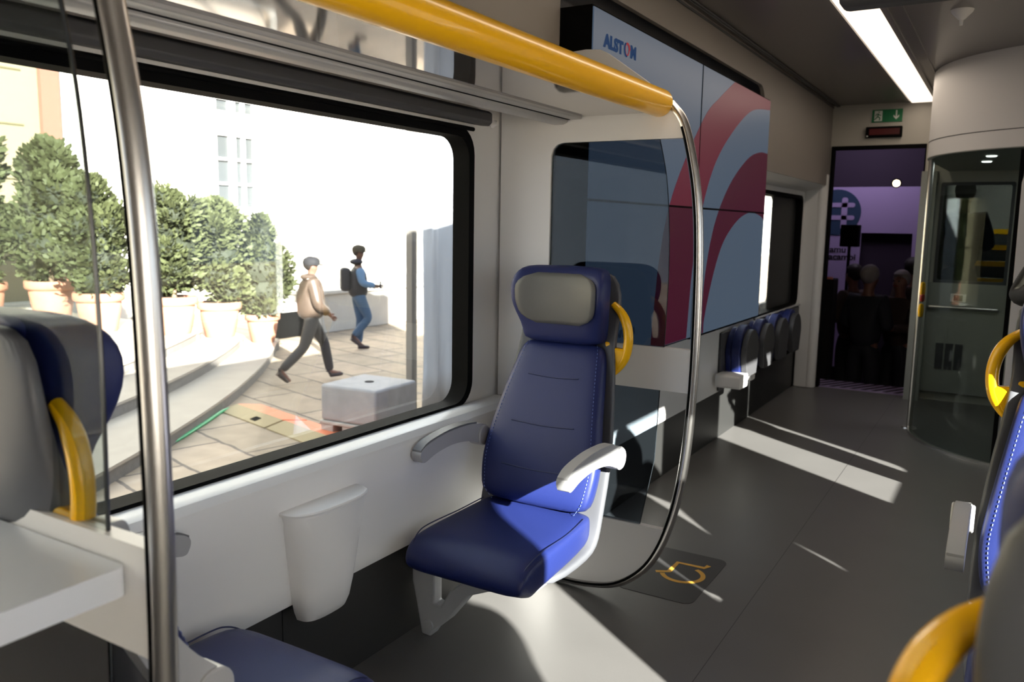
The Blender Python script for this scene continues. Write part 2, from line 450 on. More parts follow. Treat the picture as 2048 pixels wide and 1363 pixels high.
# right wall with the same windows (sunlight enters here)
bm = NB()
W3 = (3.78, 4.62, 0.77, 1.90); W1R = (0.60, 2.70, 0.77, 1.865)
plate(bm, [(Y0, 0.0), (8.29, 0.0), (8.29, 2.66), (Y0, 2.66)], XR, XR + 0.07, 'x', [rrect(*W1R, 0.09), rrect(*W3, 0.06), rrect(-1.9, .30, .77, 1.865, .09)])
struct('wall_right', bm, M['panel'])
bm = NB()
box(bm, XR + 0.071, XR + 0.12, Y0, Y1, 2.6, 2.9); box(bm, XR + 0.071, XR + 0.12, Y0, 8.3, G + 0.15, 0.7)
struct('wall_outer_right', bm, M['cass'])
bm = NB(); box(bm, XL, XR, Y0 - 0.06, Y0, 0, 2.66)
struct('wall_back', bm, M['greige'])
for nm, w in (('window_3', W1R), ('window_4', W3)):
    bm = NB(); plate(bm, rrect(w[0] - .004, w[1] + .004, w[2] - .004, w[3] + .004, 0.07), XR + 0.03, XR + 0.036, 'x')
    struct(nm, bm, M['winglass'])

bm = NB(); box(bm, XR + .012, XR + .016, -1.95, .35, .74, 1.90)
t = obj('fill_blind', bm, M['blind']); tag(t, 'unseen pale blind added on the right window beside the camera for fill light', 'blind')  # added out of view; sun glowing through it brightens the left side
# windows on the left
def window(name, w, x, xin, rad, frame_in=0.035):
    bm = NB(); plate(bm, rrect(w[0] - .0, w[1] + .0, w[2] - .0, w[3] + .0, rad), x - 0.006, x, 'x')
    o = struct(name, bm, M['winglass'])
    bm = NB()
    plate(bm, rrect(w[0] - .001, w[1] + .001, w[2] - .001, w[3] + .001, rad), x - 0.01, xin, 'x', [rrect(w[0] + frame_in, w[1] - frame_in, w[2] + frame_in * .45, w[3] - frame_in, rad - 0.015)])
    obj('window_gasket', bm, M['black'], o, bevel=0.004)
    return o
w = window('window_1', W1, XL - 0.06, XL + 0.008, 0.10)
bm = NB(); box(bm, XL - 0.085, XL - 0.050, W1[0] + .05, W1[1] - .06, W1[2] - 0.02, W1[2] + 0.010)
obj('window_sill', bm, M['frame_light'], w)
w = window('window_2', W2, -1.76, -1.685, 0.08, 0.03)
bm = NB(); box(bm, -1.752, -1.745, 7.12, 8.0, .80, 1.80)
t = obj('dark_blind', bm, M['kick']); tag(t, 'dark blind over the far part of the small window by the folded seats', 'blind')

# blind cassette above the window
bm = NB(); plate(bm, [(-1.843, 1.882), (-1.80, 1.878), (-1.785, 1.892), (-1.785, 1.925), (-1.80, 1.935), (-1.843, 1.935)], YB + .02, 2.80, 'y')
t = obj('blind_cassette', bm, M['cass'], bevel=0.004); tag(t, 'dark grey roller blind cassette running along the top of the big window', 'blind')
bm = NB(); tube(bm, [(-1.835, YB + .05, 1.862), (-1.835, 2.74, 1.862)], 0.008, 8); obj('blind_bar', bm, M['black'], t, smooth=True)
# hook on the pillar
bm = NB(); lathe(bm, [(0, 0), (.018, 0), (.02, .006), (.012, .014), (.009, .03), (0, .032)], n=16)
for v in bm.verts: v.co = Vector((-1.842 + v.co.z, 2.88 + v.co.x, 1.90 + v.co.y))
t = obj('coat_hook', bm, M['panel'], smooth=True); tag(t, 'small round white coat hook on the pillar by the big window', 'hook')

# ------------------------------------------------------------------ partitions
rail_pts = [(-1.115, 1.945), (-1.065, 1.88), (-1.028, 1.76), (-0.998, 1.6), (-0.983, 1.4), (-0.978, 1.1), (-0.984, .82), (-1.0, .6), (-1.03, .42), (-1.08, .26), (-1.15, .145), (-1.26, .062), (-1.40, .030), (-1.56, .026), (-1.78, .026)]
RS = spline([(a, b, 0) for a, b in rail_pts], 5)
def rail_x_at(z):
    best = min(((abs(p.y - z), p.x) for p in RS if p.x > -1.4 or p.y < .05)); return best[1]
def partition(name, y, label, near=False):
    root = empty(name, (0, y, 0), label, 'partition')
    ya, yb = -0.014, 0.014
    lowcurve = [(p.x + .0, p.y) for p in RS if p.y < 0.33 and p.x > -1.6][::-1]
    upcurve = [(p.x, p.y) for p in RS if 1.82 < p.y <= 1.93][::-1]
    poly = [(-1.785, 0.03)] + lowcurve + [(rail_x_at(.33), .33), (-1.60, .33), (-1.60, .88), (rail_x_at(.88), .88), (rail_x_at(1.045), 1.045), (-1.60, 1.045), (-1.60, 1.77), (-1.593, 1.795), (-1.575, 1.813), (-1.55, 1.82), (rail_x_at(1.82), 1.82)] + upcurve + [(-1.135, 1.975), (-1.22, 2.04), (-1.37, 2.145), (-1.40, 2.16), (-1.46, 2.165), (-1.70, 2.15), (-1.835, 2.13), (-1.835, .775), (-1.785, .775)]
    bm = NB(); plate(bm, poly, ya, yb, 'y')
    obj('panel', bm, M['white'], root, bevel=0.003)
    gm = M['tint2'] if near else M['tint']
    e = [(-1.10, 1.045), (-1.094, 1.3), (-1.10, 1.5), (-1.118, 1.68), (-1.150, 1.82)]
    es = [(p.x, p.y) for p in spline([(a, b, 0) for a, b in e], 4)]
    bm = NB(); plate(bm, [(-1.61, 1.03), (-1.10, 1.03)] + es + [(-1.55, 1.822), (-1.61, 1.80)], -0.004, 0.004, 'y')
    g = obj('glass_pane', bm, gm, root)
    bm = NB(); tube(bm, [(a, 0, b) for a, b in es], 0.0035 if near else 0.0018, 6); obj('glass_edge', bm, M['edge'], g, smooth=True)
    bm = NB(); plate(bm, [(-1.61, .32), (-1.17, .32), (-1.12, .60), (-1.11, .89), (-1.61, .89)], -0.004, 0.004, 'y')
    g = obj('lower_glass_pane', bm, M['tint'], root)
    bm = NB(); tube(bm, [(-1.17, 0, .33), (-1.12, 0, .60), (-1.11, 0, .88)], 0.0018, 6); obj('glass_edge', bm, M['edge'], g, smooth=True)
    bm = NB(); tube(bm, [(p.x, 0, p.y) for p in RS], 0.0185, 16); obj('rail', bm, M['steel'], root, smooth=True, label='brushed steel edge rail')
    bm = NB(); tube(bm, [(p.x - .006, -0.0145, p.y) for p in RS[6:-4]], 0.006, 8); obj('rail_gasket', bm, M['black'], root, smooth=True)
    return root
partition('partition', YA, 'white partition with tinted glass and curved steel rail behind the upright blue seat')
partition('partition', YB, 'near partition with tinted glass and tall steel pole at the left of the view', near=True)

# ------------------------------------------------------------------ luggage rack
rk = empty('luggage_rack', (-1.5, 1.85, 1.93), 'overhead luggage rack with yellow front tube and mirror-like underside above the window', 'luggage rack')
def rk_obj(name, bm, m, **k):
    bmesh.ops.translate(bm, vec=(1.5, -1.85, -1.93), verts=bm.verts[:]); return obj(name, bm, m, rk, **k)
ya, yb = YB + 0.02, YA - 0.018
bm = NB(); tube(bm, [(-1.15, ya, 1.948), (-1.15, yb, 1.948)], 0.050, 32); rk_obj('front_tube', bm, M['yellow'], smooth=True, label='glossy yellow front tube')
bm = NB(); box(bm, -1.47, -1.155, ya, yb, 1.915, 1.923); rk_obj('shelf_plate', bm, M['gloss'])
bm = NB(); box(bm, -1.515, -1.465, ya, yb - .0, 1.905, 1.935); rk_obj('shelf_support', bm, M['railgrey'], bevel=0.004)
bm = NB(); box(bm, -1.525, -1.517, ya, yb, 1.905, 1.93); rk_obj('black_strip', bm, M['black'])  # solid black strip between shelf support and rear rail
bm = NB(); plate(bm, [(-1.527, 1.93), (-1.527, 1.895), (-1.545, 1.888), (-1.585, 1.888), (-1.612, 1.90), (-1.615, 1.93)], ya, yb, 'y'); rk_obj('rear_rail', bm, M['railgrey'], bevel=0.01, seg=3, angle=20)
bm = NB(); plate(bm, [(-1.616, 1.915), (-1.775, 1.935), (-1.775, 1.945), (-1.616, 1.925)], ya, yb, 'y'); rk_obj('rear_plate', bm, M['gloss'])

# ------------------------------------------------------------------ seats
def build_seat(mx, label):
    """local frame: +x * mx is the aisle side, the seat faces -y, origin on the floor under the centre"""
    root = empty('train_seat', (0, 0, 0), label, 'seat')
    R = math.radians
    # seat cushion
    bm = NB()
    secs = [(.10, .425, PI, .190, .030, 0), (.085, .43, PI, .215, .050, 0), (.03, .418, PI, .228, .056, .002), (-.12, .408, PI, .236, .058, .004), (-.24, .406, PI, .240, .060, .003),
            (-.33, .404, PI, .240, .062, 0), (-.375, .396, R(190), .239, .062, 0), (-.402, .380, R(212), .234, .052, 0), (-.414, .362, R(240), .226, .034, 0), (-.416, .35, R(255), .21, .018, 0)]
    loft(bm, [(y, z, a - PI, w, t, b) for y, z, a, w, t, b in secs], e=0.32)
    cush = obj('seat_cushion', bm, M['leather'], root, smooth=True, sub=1)
    for sg in (1, -1):
        bm = NB(); tube(bm, spline([(sg * .212, .03, .474), (sg * .222, -.12, .466), (sg * .224, -.30, .468), (sg * .222, -.36, .458), (sg * .214, -.402, .43), (sg * .207, -.428, .385)], 5), 0.0022, 6)
        obj('piping', bm, M['leather2'], cush, smooth=True)
    # backrest cushion
    bm = NB(); rec = R(14)
    def bp(v):  # centre line of the back cushion
        return (.045 + .235 * v - .03 * math.sin(PI * v), .475 + .585 * v)
    N = 16; secs = []
    for i in range(N + 1):
        v = i / N; y, z = bp(v)
        y2, z2 = bp(v + .01); a = math.atan2(z2 - z, y2 - y)
        if v < .28: wd = .216 + .024 * math.sin(PI / 2 * v / .28)
        else: wd = .240 - .072 * ((v - .28) / .72) ** 1.15
        t = .040
        if i == 0: wd -= .02; t = .020
        if i == N: wd -= .012; t = .024
        secs.append((y, z, a, wd, t, .004))
    loft(bm, secs, e=0.4)
    back = obj('backrest', bm, M['leather'], root, smooth=True, sub=1)
    # backrest seams
    for v, hw in ((.22, .14), (.48, .13), (.76, .105)):
        bm = NB(); y, z = bp(v); y2, z2 = bp(v + .01); a_ = math.atan2(z2 - z, y2 - y); y -= math.sin(a_) * .0405; z += math.cos(a_) * .0405
        tube(bm, spline([(-hw, y, z + .004), (0, y, z - .002), (hw, y, z + .004)], 5), 0.0024, 6)
        obj('cross_seam', bm, M['leather2'], back, smooth=True)
    for s in (-1, 1):
        bm = NB(); pts = []
        for i in range(0, N + 1):
            v = i / N; sec = secs[i]; dd_ = sec[4] * .86 + .003; pts.append((s * (sec[3] - .024), sec[0] - math.sin(sec[2]) * dd_, sec[1] + math.cos(sec[2]) * dd_))
        q = spline(pts, 6)
        for a, b in zip(q[::2], q[1::2]): tube(bm, [a, b], 0.0014, 5)
        obj('stitching', bm, M['thread'], back)
    # headrest
    bm = NB(); H = [(.255, 1.055, .162, .034, 0), (.262, 1.085, .168, .052, .004), (.258, 1.13, .171, .056, .012), (.250, 1.17, .184, .058, .030), (.247, 1.22, .193, .060, .046), (.248, 1.27, .195, .060, .050), (.254, 1.31, .190, .056, .040), (.264, 1.337, .172, .046, .024), (.272, 1.350, .140, .026, .010)]
    loft(bm, [(y, z, R(88), w, t, b) for y, z, w, t, b in H], e=0.42, n=36)
    head = obj('headrest', bm, M['leather'], root, smooth=True, sub=1)
    # grey head pad laid over the front of the headrest
    bm = NB(); rows = []
    zs = [1.135 + (1.322 - 1.135) * i / 12 for i in range(13)]
    for z in zs:
        for q in range(len(H) - 1):
            if H[q][1] <= z <= H[q + 1][1]:
                f = (z - H[q][1]) / (H[q + 1][1] - H[q][1]); yy, _, ww, tt, bb = [H[q][k] * (1 - f) + H[q + 1][k] * f for k in range(5)]; break
        fz = (z - 1.2285) / .0935
        hw = (ww - .028) * max(0.0, 1 - abs(fz) ** 5) ** .3 if abs(fz) < 1 else 0.06
        hw = max(hw, .09)
        row = []
        for k in range(17):
            x = hw * (k - 8) / 8; xr = abs(x) / ww
            row.append(bm.verts.new((x, yy - tt * (1 - xr ** 4.6) ** .22 - bb * xr ** 2.5 - .0035, z)))
        rows.append(row)
    for a, b in zip(rows, rows[1:]):
        for k in range(16): bm.faces.new([a[k], a[k + 1], b[k + 1], b[k]])
    pad = obj('head_pad', bm, M['grey_leather'], head, smooth=True, label='grey leatherette head pad')
    sm = pad.modifiers.new('solid', 'SOLIDIFY'); sm.thickness = 0.006; sm.offset = 0
    # shell: an L in side view, wider than the cushions
    bm = NB()
    sh = [(-.30, .338, PI, .232, .014), (-.16, .335, PI, .245, .020), (0, .342, R(178), .250, .022), (.065, .365, R(150), .252, .022), (.105, .42, R(110), .254, .022), (.125, .50, R(98), .256, .022), (.175, .62, R(75), .254, .022), (.225, .78, R(75), .240, .022), (.275, .95, R(76), .214, .022), (.312, 1.08, R(80), .196, .022), (.324, 1.20, R(88), .207, .018), (.326, 1.29, R(90), .196, .016), (.322, 1.342, R(92), .155, .010)]
    L = []
    for y, z, a, w, t in sh: L.append((y, z, (a if a > R(95) and False else a), w, t, 0))
    # tangent by neighbours keeps the ribbon continuous
    fixed = []
    for i, s_ in enumerate(L):
        p, q = L[max(i - 1, 0)], L[min(i + 1, len(L) - 1)]
        fixed.append((s_[0], s_[1], math.atan2(q[1] - p[1], q[0] - p[0]), s_[3], s_[4], -.012 if i > 8 else 0))
    fixed = [(y, z, a, w, t, (.028 if 3 < i < 10 else .010)) for i, (y, z, a, w, t, _) in enumerate(fixed)]
    loft(bm, fixed, e=0.4)
    obj('shell', bm, M['shell'], root, smooth=True, sub=1)
    # armrests
    for s in (1, -1):
        X = s * mx * .285
        bm = NB()
        out = spline([(.125, .655, 0), (.08, .665, 0), (0, .69, 0), (-.10, .700, 0), (-.20, .690, 0), (-.265, .672, 0), (-.285, .682, 0), (-.288, .712, 0), (-.24, .735, 0), (-.12, .752, 0), (0, .752, 0), (.08, .742, 0), (.125, .73, 0)], 4)
        plate(bm, [(p.x, p.y) for p in out], X - .021, X + .021, 'x')
        ar = obj('armrest', bm, M['lightgrey'], root, bevel=0.010, seg=3)
        bm = NB()
        for xs in (1,):
            lathe(bm, [(0, -.030), (.036, -.030), (.040, -.026), (.040, .026), (.036, .030), (0, .030)], n=24)
        for v in bm.verts: v.co = Vector((X + v.co.z, .105 + v.co.x, .692 + v.co.y))
        obj('pivot', bm, M['lightgrey'], ar, smooth=True)
        bm = NB(); top = spline([(-.288, .712, 0), (-.24, .735, 0), (-.12, .752, 0), (0, .752, 0), (.06, .745, 0)], 4)
        poly = [(p.x, p.y - .004) for p in top] + [(p.x, p.y + .007) for p in top[::-1]]
        plate(bm, poly, X - .019, X + .019, 'x')
        obj('arm_pad', bm, M['armpad'] if s < 0 else M['lightgrey'], ar, bevel=0.004)
    # grab handle, a crescent with a horizontal web
    bm = NB(); X0 = mx * .172
    pts = spline([(X0 + mx * .012, .280, 1.215), (X0 + mx * .045, .280, 1.185), (X0 + mx * .068, .282, 1.14), (X0 + mx * .076, .283, 1.085), (X0 + mx * .068, .283, 1.03), (X0 + mx * .045, .282, .985), (X0 + mx * .012, .280, .95)], 6)
    n = len(pts); tube(bm, pts, [.0105 + .0075 * min(1, 1.3 * math.sin(PI * min(1, (i + 1.5) / (n + 1)))) for i in range(n)], 12)
    hd = obj('grab_handle', bm, M['yellow'], root, smooth=True, label='yellow crescent grab handle')
    bm = NB(); plate(bm, [(X0 - mx * .012, 1.075), (X0 + mx * .008, 1.075), (X0 + mx * .016, 1.055), (X0 + mx * .072, 1.052), (X0 + mx * .067, 1.03), (X0 + mx * .045, .985), (X0 + mx * .014, .945), (X0 + mx * .002, .98)], .266, .296, 'y')
    obj('handle_web', bm, M['yellow'], hd, bevel=0.006, seg=3)
    # bracket to the wall on the side away from the aisle
    bm = NB()
    q = lambda l: [(mx * a_, b_) for a_, b_ in l]
    plate(bm, q([(-.318, .0), (-.280, .0), (-.262, .028), (-.20, .085), (-.145, .155), (-.11, .20), (-.03, .235), (.04, .25), (.04, .335), (-.365, .335), (-.362, .20)]), -.215, -.165, 'y',
          [q([(-.262, .135), (-.235, .128), (-.195, .195), (-.15, .235), (-.10, .255), (-.10, .30), (-.262, .30)])])
    br = obj('mounting_bracket', bm, M['metal'], root, bevel=0.006)
    for (x, z, r) in ((-.285, .045, .020), (-.335, .29, .008)):
        b2 = NB(); lathe(b2, [(0, 0), (r, 0), (r * .92, .005), (0, .006)], n=18)
        for v in b2.verts: v.co = Vector((mx * x + v.co.x, -.215 - v.co.z, z + v.co.y))
        obj('bracket_cap', b2, M['metal'], br, smooth=True)
    bm = NB(); box(bm, -.18, .18, -.26, .02, .300, .325); obj('seat_pan', bm, M['metal'], root, bevel=0.006)
    return root

seatA = build_seat(1, 'upright blue leatherette seat with grey head pad in front of the far partition')
seatM = build_seat(-1, 'blue leatherette seat with sunlit back cut off by the right edge of the picture')
SY = 2.50
seatA.location = (-1.42, SY, 0)
MID = (SY + 1.03) / 2
seatB = copy_tree(seatM); seatB.location = (-1.426, 0.985, 0); seatB.rotation_euler = (0, 0, PI)
seatB['label'] = 'blue seat at the lower left seen from behind through the near glass partition'
seatM.location = (0.232, SY, 0)
seatD = copy_tree(seatA); seatD.location = (0.205, 0.99, 0); seatD.rotation_euler = (0, 0, PI)
seatD['label'] = 'seat at the bottom right corner of which mostly the yellow grab handle shows'
seatE = copy_tree(seatM); seatE.location = (0.765, SY, 0)
seatE['label'] = 'window seat on the right, behind the aisle seat and outside the picture'
seatF = copy_tree(seatD); seatF.location = (0.765, 0.99, 0)
seatF['label'] = 'window seat on the right near the camera, outside the picture'
def drop(o):
    for c in list(o.children): drop(c)
    bpy.data.objects.remove(o)
for s, side in ((seatE, -1), (seatF, -1)):
    for c in [c for c in s.children if c.name.startswith(('mounting_bracket', 'armrest', 'grab_handle'))]: drop(c)
for s, sg in ((seatM, 1), (seatD, -1)):
    for c in [c for c in s.children if c.name.startswith('armrest') and sg * sum(Vector(b).x for b in c.bound_box) > 0]: drop(c)
# the armrest towards the aisle of the seat behind the near partition is folded up
for c in seatB.children:
    if c.name.startswith('armrest') and sum((Vector(b).x for b in c.bound_box)) < 0:
        c.data = c.data.copy(); pv = Vector((0, .105, .692))
        Rm = Matrix.Translation(pv) @ Matrix.Rotation(math.radians(-116), 4, 'X') @ Matrix.Translation(-pv)
        c.data.transform(Rm)
        for g in c.children: g.data = g.data.copy(); g.data.transform(Rm)
cs = obj('sun_block_case', (lambda b: (box(b, .56, .98, 1.46, 1.86, 0.03, 1.36), b)[1])(NB()), M['black'], bevel=.03, seg=3); tag(cs, 'unseen tall black case added under the right window to block sun', 'case')  # out of view, added to keep sun off part of floor and seats
bm = NB(); tube(bm, [(.72, 1.50, 1.36), (.72, 1.50, 1.40), (.72, 1.76, 1.40), (.72, 1.76, 1.36)], .012, 8); obj('case_handle', bm, M['cass'], cs)
for x in (.62, .92):
    for y in (1.48, 1.78):
        bm = NB(); lathe(bm, [(0, 0), (.03, 0), (.03, .03), (0, .03)], c=(x, y, 0)); obj('foot', bm, M['black'], cs)
for s in (seatA, seatB, seatM, seatD, seatE, seatF): s['group'] = 'blue train seats'

# wall pocket bin
bm = NB(); rings = []
N = 14; prof = [(.660, .158, .098), (.655, .156, .104), (.60, .147, .098), (.50, .130, .088), (.40, .114, .076), (.34, .101, .066), (.312, .090, .055), (.30, .066, .033)]
for z, hw, d in prof:
    ring = []
    for k in range(N + 1):
        th = PI * k / N
        ring.append(bm.verts.new((-1.742 + d * math.sin(th) ** .55 if 0 < k < N else -1.742, 1.765 - hw * sgnp(math.cos(th), .75), z + (.028 * (1.765 - hw * sgnp(math.cos(th), .75) - 1.765) if False else 0))))
    rings.append(ring)
for a, b in zip(rings, rings[1:]):
    for k in range(N): bm.faces.new([a[k], a[k + 1], b[k + 1], b[k]])
for r in (rings[0], rings[-1]): bm.faces.new(r)
bn = obj('litter_bin', bm, M['white'], smooth=True)
tag(bn, 'white moulded litter pocket on the wall under the big window', 'bin')
bm = NB(); rings = []
for dz, e in ((0, 1.04), (.006, 1.05), (.010, 1.02)):
    rings.append([bm.verts.new((-1.742 + (.104 * e * math.sin(PI * k / N) ** .55 if 0 < k < N else 0), 1.765 - .158 * e * sgnp(math.cos(PI * k / N), .75), .661 + dz)) for k in range(N + 1)])
for a, b in zip(rings, rings[1:]):
    for k in range(N): bm.faces.new([a[k], a[k + 1], b[k + 1], b[k]])
for r in (rings[0], rings[-1]): bm.faces.new(r)
obj('bin_lid', bm, M['white'], bn, smooth=True)

# silver side shelf on the camera side of the near partition
bm = NB(); plate(bm, rrect(-1.50, -1.032, -0.05, YB - .018, .012), .970, 1.013, 'z', [rrect(-1.42, -1.125, 0.08, 0.53, .01)])
sh = obj('side_shelf', bm, M['silver'], bevel=0.010, seg=3); tag(sh, 'silver grey moulded shelf frame with a rectangular recess at the lower left', 'shelf')
bm = NB(); box(bm, -1.43, -1.115, 0.07, 0.54, .940, .969); obj('recess_tray', bm, M['cass'], sh, bevel=0.004)

# ------------------------------------------------------------------ video wall
vw = empty('video_wall', (-1.45, 2.99, .9), 'tall video wall of four screens showing wine red arcs behind the partition', 'screen')
def vo(name, bm, m, **k):
    bmesh.ops.translate(bm, vec=(1.45, -2.99, -.9), verts=bm.verts[:]); return obj(name, bm, m, vw, **k)
yA, yM, yE = 2.985, 4.30, 5.70; zA, zM, zE = .905, 1.60, 2.335
bm = NB(); box(bm, -1.62, -1.456, yA, yE, zA - .005, zE + .005); vo('cabinet', bm, M['black'])
for a, b in ((yA, yM), (yM, yE)):
    for c, d in ((zA, zM), (zM, zE)):
        bm = NB(); box(bm, -1.4555, -1.450, a + .003, b - .003, c + .003, d - .003); vo('screen', bm, M['scr_blue'])
# arcs as shown on the screens (y, z)
o1 = [(3.71, 0.91), (3.796, 1.391), (3.964, 1.703), (4.35, 2.07), (4.606, 2.21), (4.872, 2.332)]
i1 = [(5.695, 2.274), (5.272, 2.221), (4.921, 2.075), (4.608, 1.877), (4.416, 1.645), (4.287, 1.343), (4.226, 0.91)]
o2 = [(4.484, 0.91), (4.486, 1.194), (4.615, 1.507), (4.871, 1.747), (5.221, 1.922), (5.50, 1.985), (5.697, 1.99)]
i2 = [(5.697, 1.552), (5.582, 1.582), (5.347, 1.597), (5.106, 1.555), (4.891, 1.467), (4.751, 1.369), (4.62, 1.198), (4.517, 0.992), (4.51, 0.91)]
sp2 = lambda l: [(p.x, p.y) for p in spline([(a, b, 0) for a, b in l], 6)]
def clip(poly, z0, z1):
    for lim, s in ((z0, 1), (z1, -1)):
        out = []
        for i in range(len(poly)):
            a, b = poly[i - 1], poly[i]; ia = s * (a[1] - lim) >= 0; ib = s * (b[1] - lim) >= 0
            if ia != ib:
                t = (lim - a[1]) / (b[1] - a[1]); out.append((a[0] + t * (b[0] - a[0]), lim))
            if ib: out.append(b)
        poly = out
    return poly
band1 = sp2(o1) + [(5.697, 2.332)] + sp2(i1)
band2 = sp2(o2) + sp2(i2)
for bnd in (band1, band2):
    for (z0, z1, mm) in ((zA, zM, 'scr_wine'), (zM, zE, 'scr_rose' if bnd is band1 else 'scr_wine')):
        bm = NB(); plate(bm, clip(bnd, z0, z1), -1.4499, -1.4490, 'x'); vo('screen_arc', bm, M[mm])
bm = NB(); box(bm, -1.456, -1.4482, yM - .005, yM + .005, zA, zE); box(bm, -1.456, -1.4482, yA, yE, zM - .005, zM + .005)
vo('bezel_line', bm, M['black'])
RX = Matrix(((0, 0, 1, 0), (1, 0, 0, 0), (0, 1, 0, 0), (0, 0, 0, 1)))   # text x -> world y, text y -> world z, facing +x
def wtext(name, s, y, z, size, m, sx=1.0, shear=0.0, bold=0.0):
    return text_mesh(name, s, size, Matrix.Translation((-1.4485 + 1.45, y - 2.99, z - .9)) @ RX, m, vw, sx=sx, shear=shear, bold=bold)
wtext('logo_text', 'ALST', 3.085, 2.203, .068, M['scr_text'], sx=1.22, bold=.0035)
wtext('logo_text', 'M', 3.348, 2.205, .068, M['scr_text'], sx=1.15, bold=.0035)
bm = NB()
pts = [(-1.4485, 3.312 + .024 * math.cos(a) * (1 - a * .025), 2.229 + .026 * math.sin(a) * (1 - a * .025)) for a in [i * .3 for i in range(30)]]
tube(bm, pts, [.0045 - .0001 * i for i in range(30)], 6); vo('logo_ring', bm, M['scr_red'])
bm = NB(); tube(bm, [(-1.4485, 3.312 + .026 * math.cos(a), 2.229 + .028 * math.sin(a)) for a in [2.2 + i * .3 for i in range(9)]], .0035, 6); vo('logo_ring', bm, M['scr_text'])
wtext('caption_text', 'TRENITALIA', 3.20, 1.01, .048, M['scr_text2'], sx=1.18, shear=.25, bold=.0006)
wtext('logo_mark', 'ff', 3.205, 1.09, .075, M['scr_text2'], sx=1.1, shear=.4, bold=.003)

# ------------------------------------------------------------------ end wall with door opening and signs
bm = NB()
vwn = (-.55, -.03, 1.07, 1.90)
dO = (-1.50, -.71, 0.0, 2.255)
plate(bm, [(-1.80, 0), (dO[0], 0), (dO[0], dO[3]), (dO[1], dO[3]), (dO[1], 0), (XR, 0), (XR, 2.62), (-1.80, 2.62)], 8.19, 8.27, 'y', [rrect(vwn[0], vwn[1], vwn[2], vwn[3], .03)])
struct('wall_end', bm, M['cream'])
bm = NB(); plate(bm, [(dO[0], 0), (dO[0] + .022, 0), (dO[0] + .022, dO[3] - .03), (dO[1] - .01, dO[3] - .03), (dO[1] - .01, 0), (dO[1], 0), (dO[1], dO[3]), (dO[0], dO[3])], 8.18, 8.28, 'y')
struct('door_1', bm, M['black'])
bm = NB(); tube(bm, [(-1.55, 8.13, 0), (-1.55, 8.13, 2.0)], .055, 20); box(bm, -1.69, -1.55, 8.08, 8.19, 0, 2.0)
struct('trim_5', bm, M['panel'], bevel=.01)
es = obj('exit_sign', (lambda b: (box(b, -1.175, -.925, 8.182, 8.19, 2.455, 2.565), b)[1])(NB()), M['exit_green'], origin=(-1.05, 8.186, 2.51)); tag(es, 'green and white emergency exit sign above the far doorway', 'sign')
def es_part(name, bm):
    bmesh.ops.translate(bm, vec=(1.05, -8.186, -2.51), verts=bm.verts[:]); return obj(name, bm, M['exit_white'], es)
bm = NB(); plate(bm, [(-1.155, 2.465), (-1.09, 2.465), (-1.09, 2.555), (-1.155, 2.555)], 8.1805, 8.1815, 'y'); es_part('doorway_symbol', bm)
bm = NB(); plate(bm, [(-.998, 2.50), (-.975, 2.475), (-.952, 2.50), (-.952, 2.515), (-.969, 2.498), (-.969, 2.555), (-.981, 2.555), (-.981, 2.498), (-.998, 2.515)], 8.1805, 8.1815, 'y'); es_part('down_arrow', bm)
bm = NB()
def stroke(pts, r):
    for a, b in zip(pts, pts[1:]): tube(bm, [(a[0], 8.1795, a[1]), (b[0], 8.1795, b[1])], r, 6)
stroke([(-1.122, 2.53), (-1.128, 2.505), (-1.108, 2.492), (-1.112, 2.472)], .0045); stroke([(-1.128, 2.505), (-1.14, 2.49), (-1.152, 2.478)], .0042)
stroke([(-1.146, 2.512), (-1.136, 2.527), (-1.122, 2.527), (-1.108, 2.512), (-1.10, 2.518)], .0035); lathe(bm, [(0, -.007), (.006, 0), (0, .007)], c=(-1.118, 8.1795, 2.543), n=10)
b3 = bm; bmesh.ops.translate(b3, vec=(1.05, -8.186, -2.51), verts=b3.verts[:]); obj('running_figure', b3, M['exit_green'], es)
ld = obj('destination_display', (lambda b: (box(b, -1.215, -.915, 8.15, 8.19, 2.32, 2.415), b)[1])(NB()), M['black'], bevel=.006, origin=(-1.065, 8.17, 2.365)); tag(ld, 'small black display with dim red dots below the exit sign', 'display')
bm = NB(); box(bm, -.12, .13, -.0215, -.0202, -.022, .030); obj('led_field', bm, M['ledred'], ld)
bm = NB(); lathe(bm, [(0, 0), (.008, 0), (.006, .004), (0, .004)], n=10)
for v in bm.verts: v.co = Vector((-.135 + v.co.x, -.0205 - v.co.z, -.033 + v.co.y))
obj('status_light', bm, M['exit_white'], ld)

# ------------------------------------------------------------------ ceiling lamp, monitor, sensor
cl = empty('ceiling_lamp', (-.77, 5.2, 2.62), 'long warm white light strip recessed in the ceiling', 'lamp')
for a, b in ((2.0, 3.6), (3.603, 5.4), (5.403, 6.9), (6.903, 8.1)):
    bm = NB(); plate(bm, [(-.095, 0), (.095, 0), (.08, -.022), (-.08, -.022)], a - 5.2, b - 5.2, 'y'); obj('diffuser', bm, M['lamp'], cl, bevel=.005)
bm = NB(); box(bm, -.125, -.096, -3.2, 2.95, -.012, 0); box(bm, .096, .125, -3.2, 2.95, -.012, 0); box(bm, .19, .20, -3.2, 2.95, -.01, 0); obj('lamp_housing', bm, M['ceil'], cl)
L = bpy.data.lights.new('ceiling_lamp_light', 'AREA'); L.shape = 'RECTANGLE'; L.size = .16; L.size_y = 5.8; L.energy = 9; L.color = (1, .84, .68)
lo = bpy.data.objects.new('ceiling_lamp_light', L); COL.objects.link(lo); lo.location = (-.77, 5.1, 2.59)

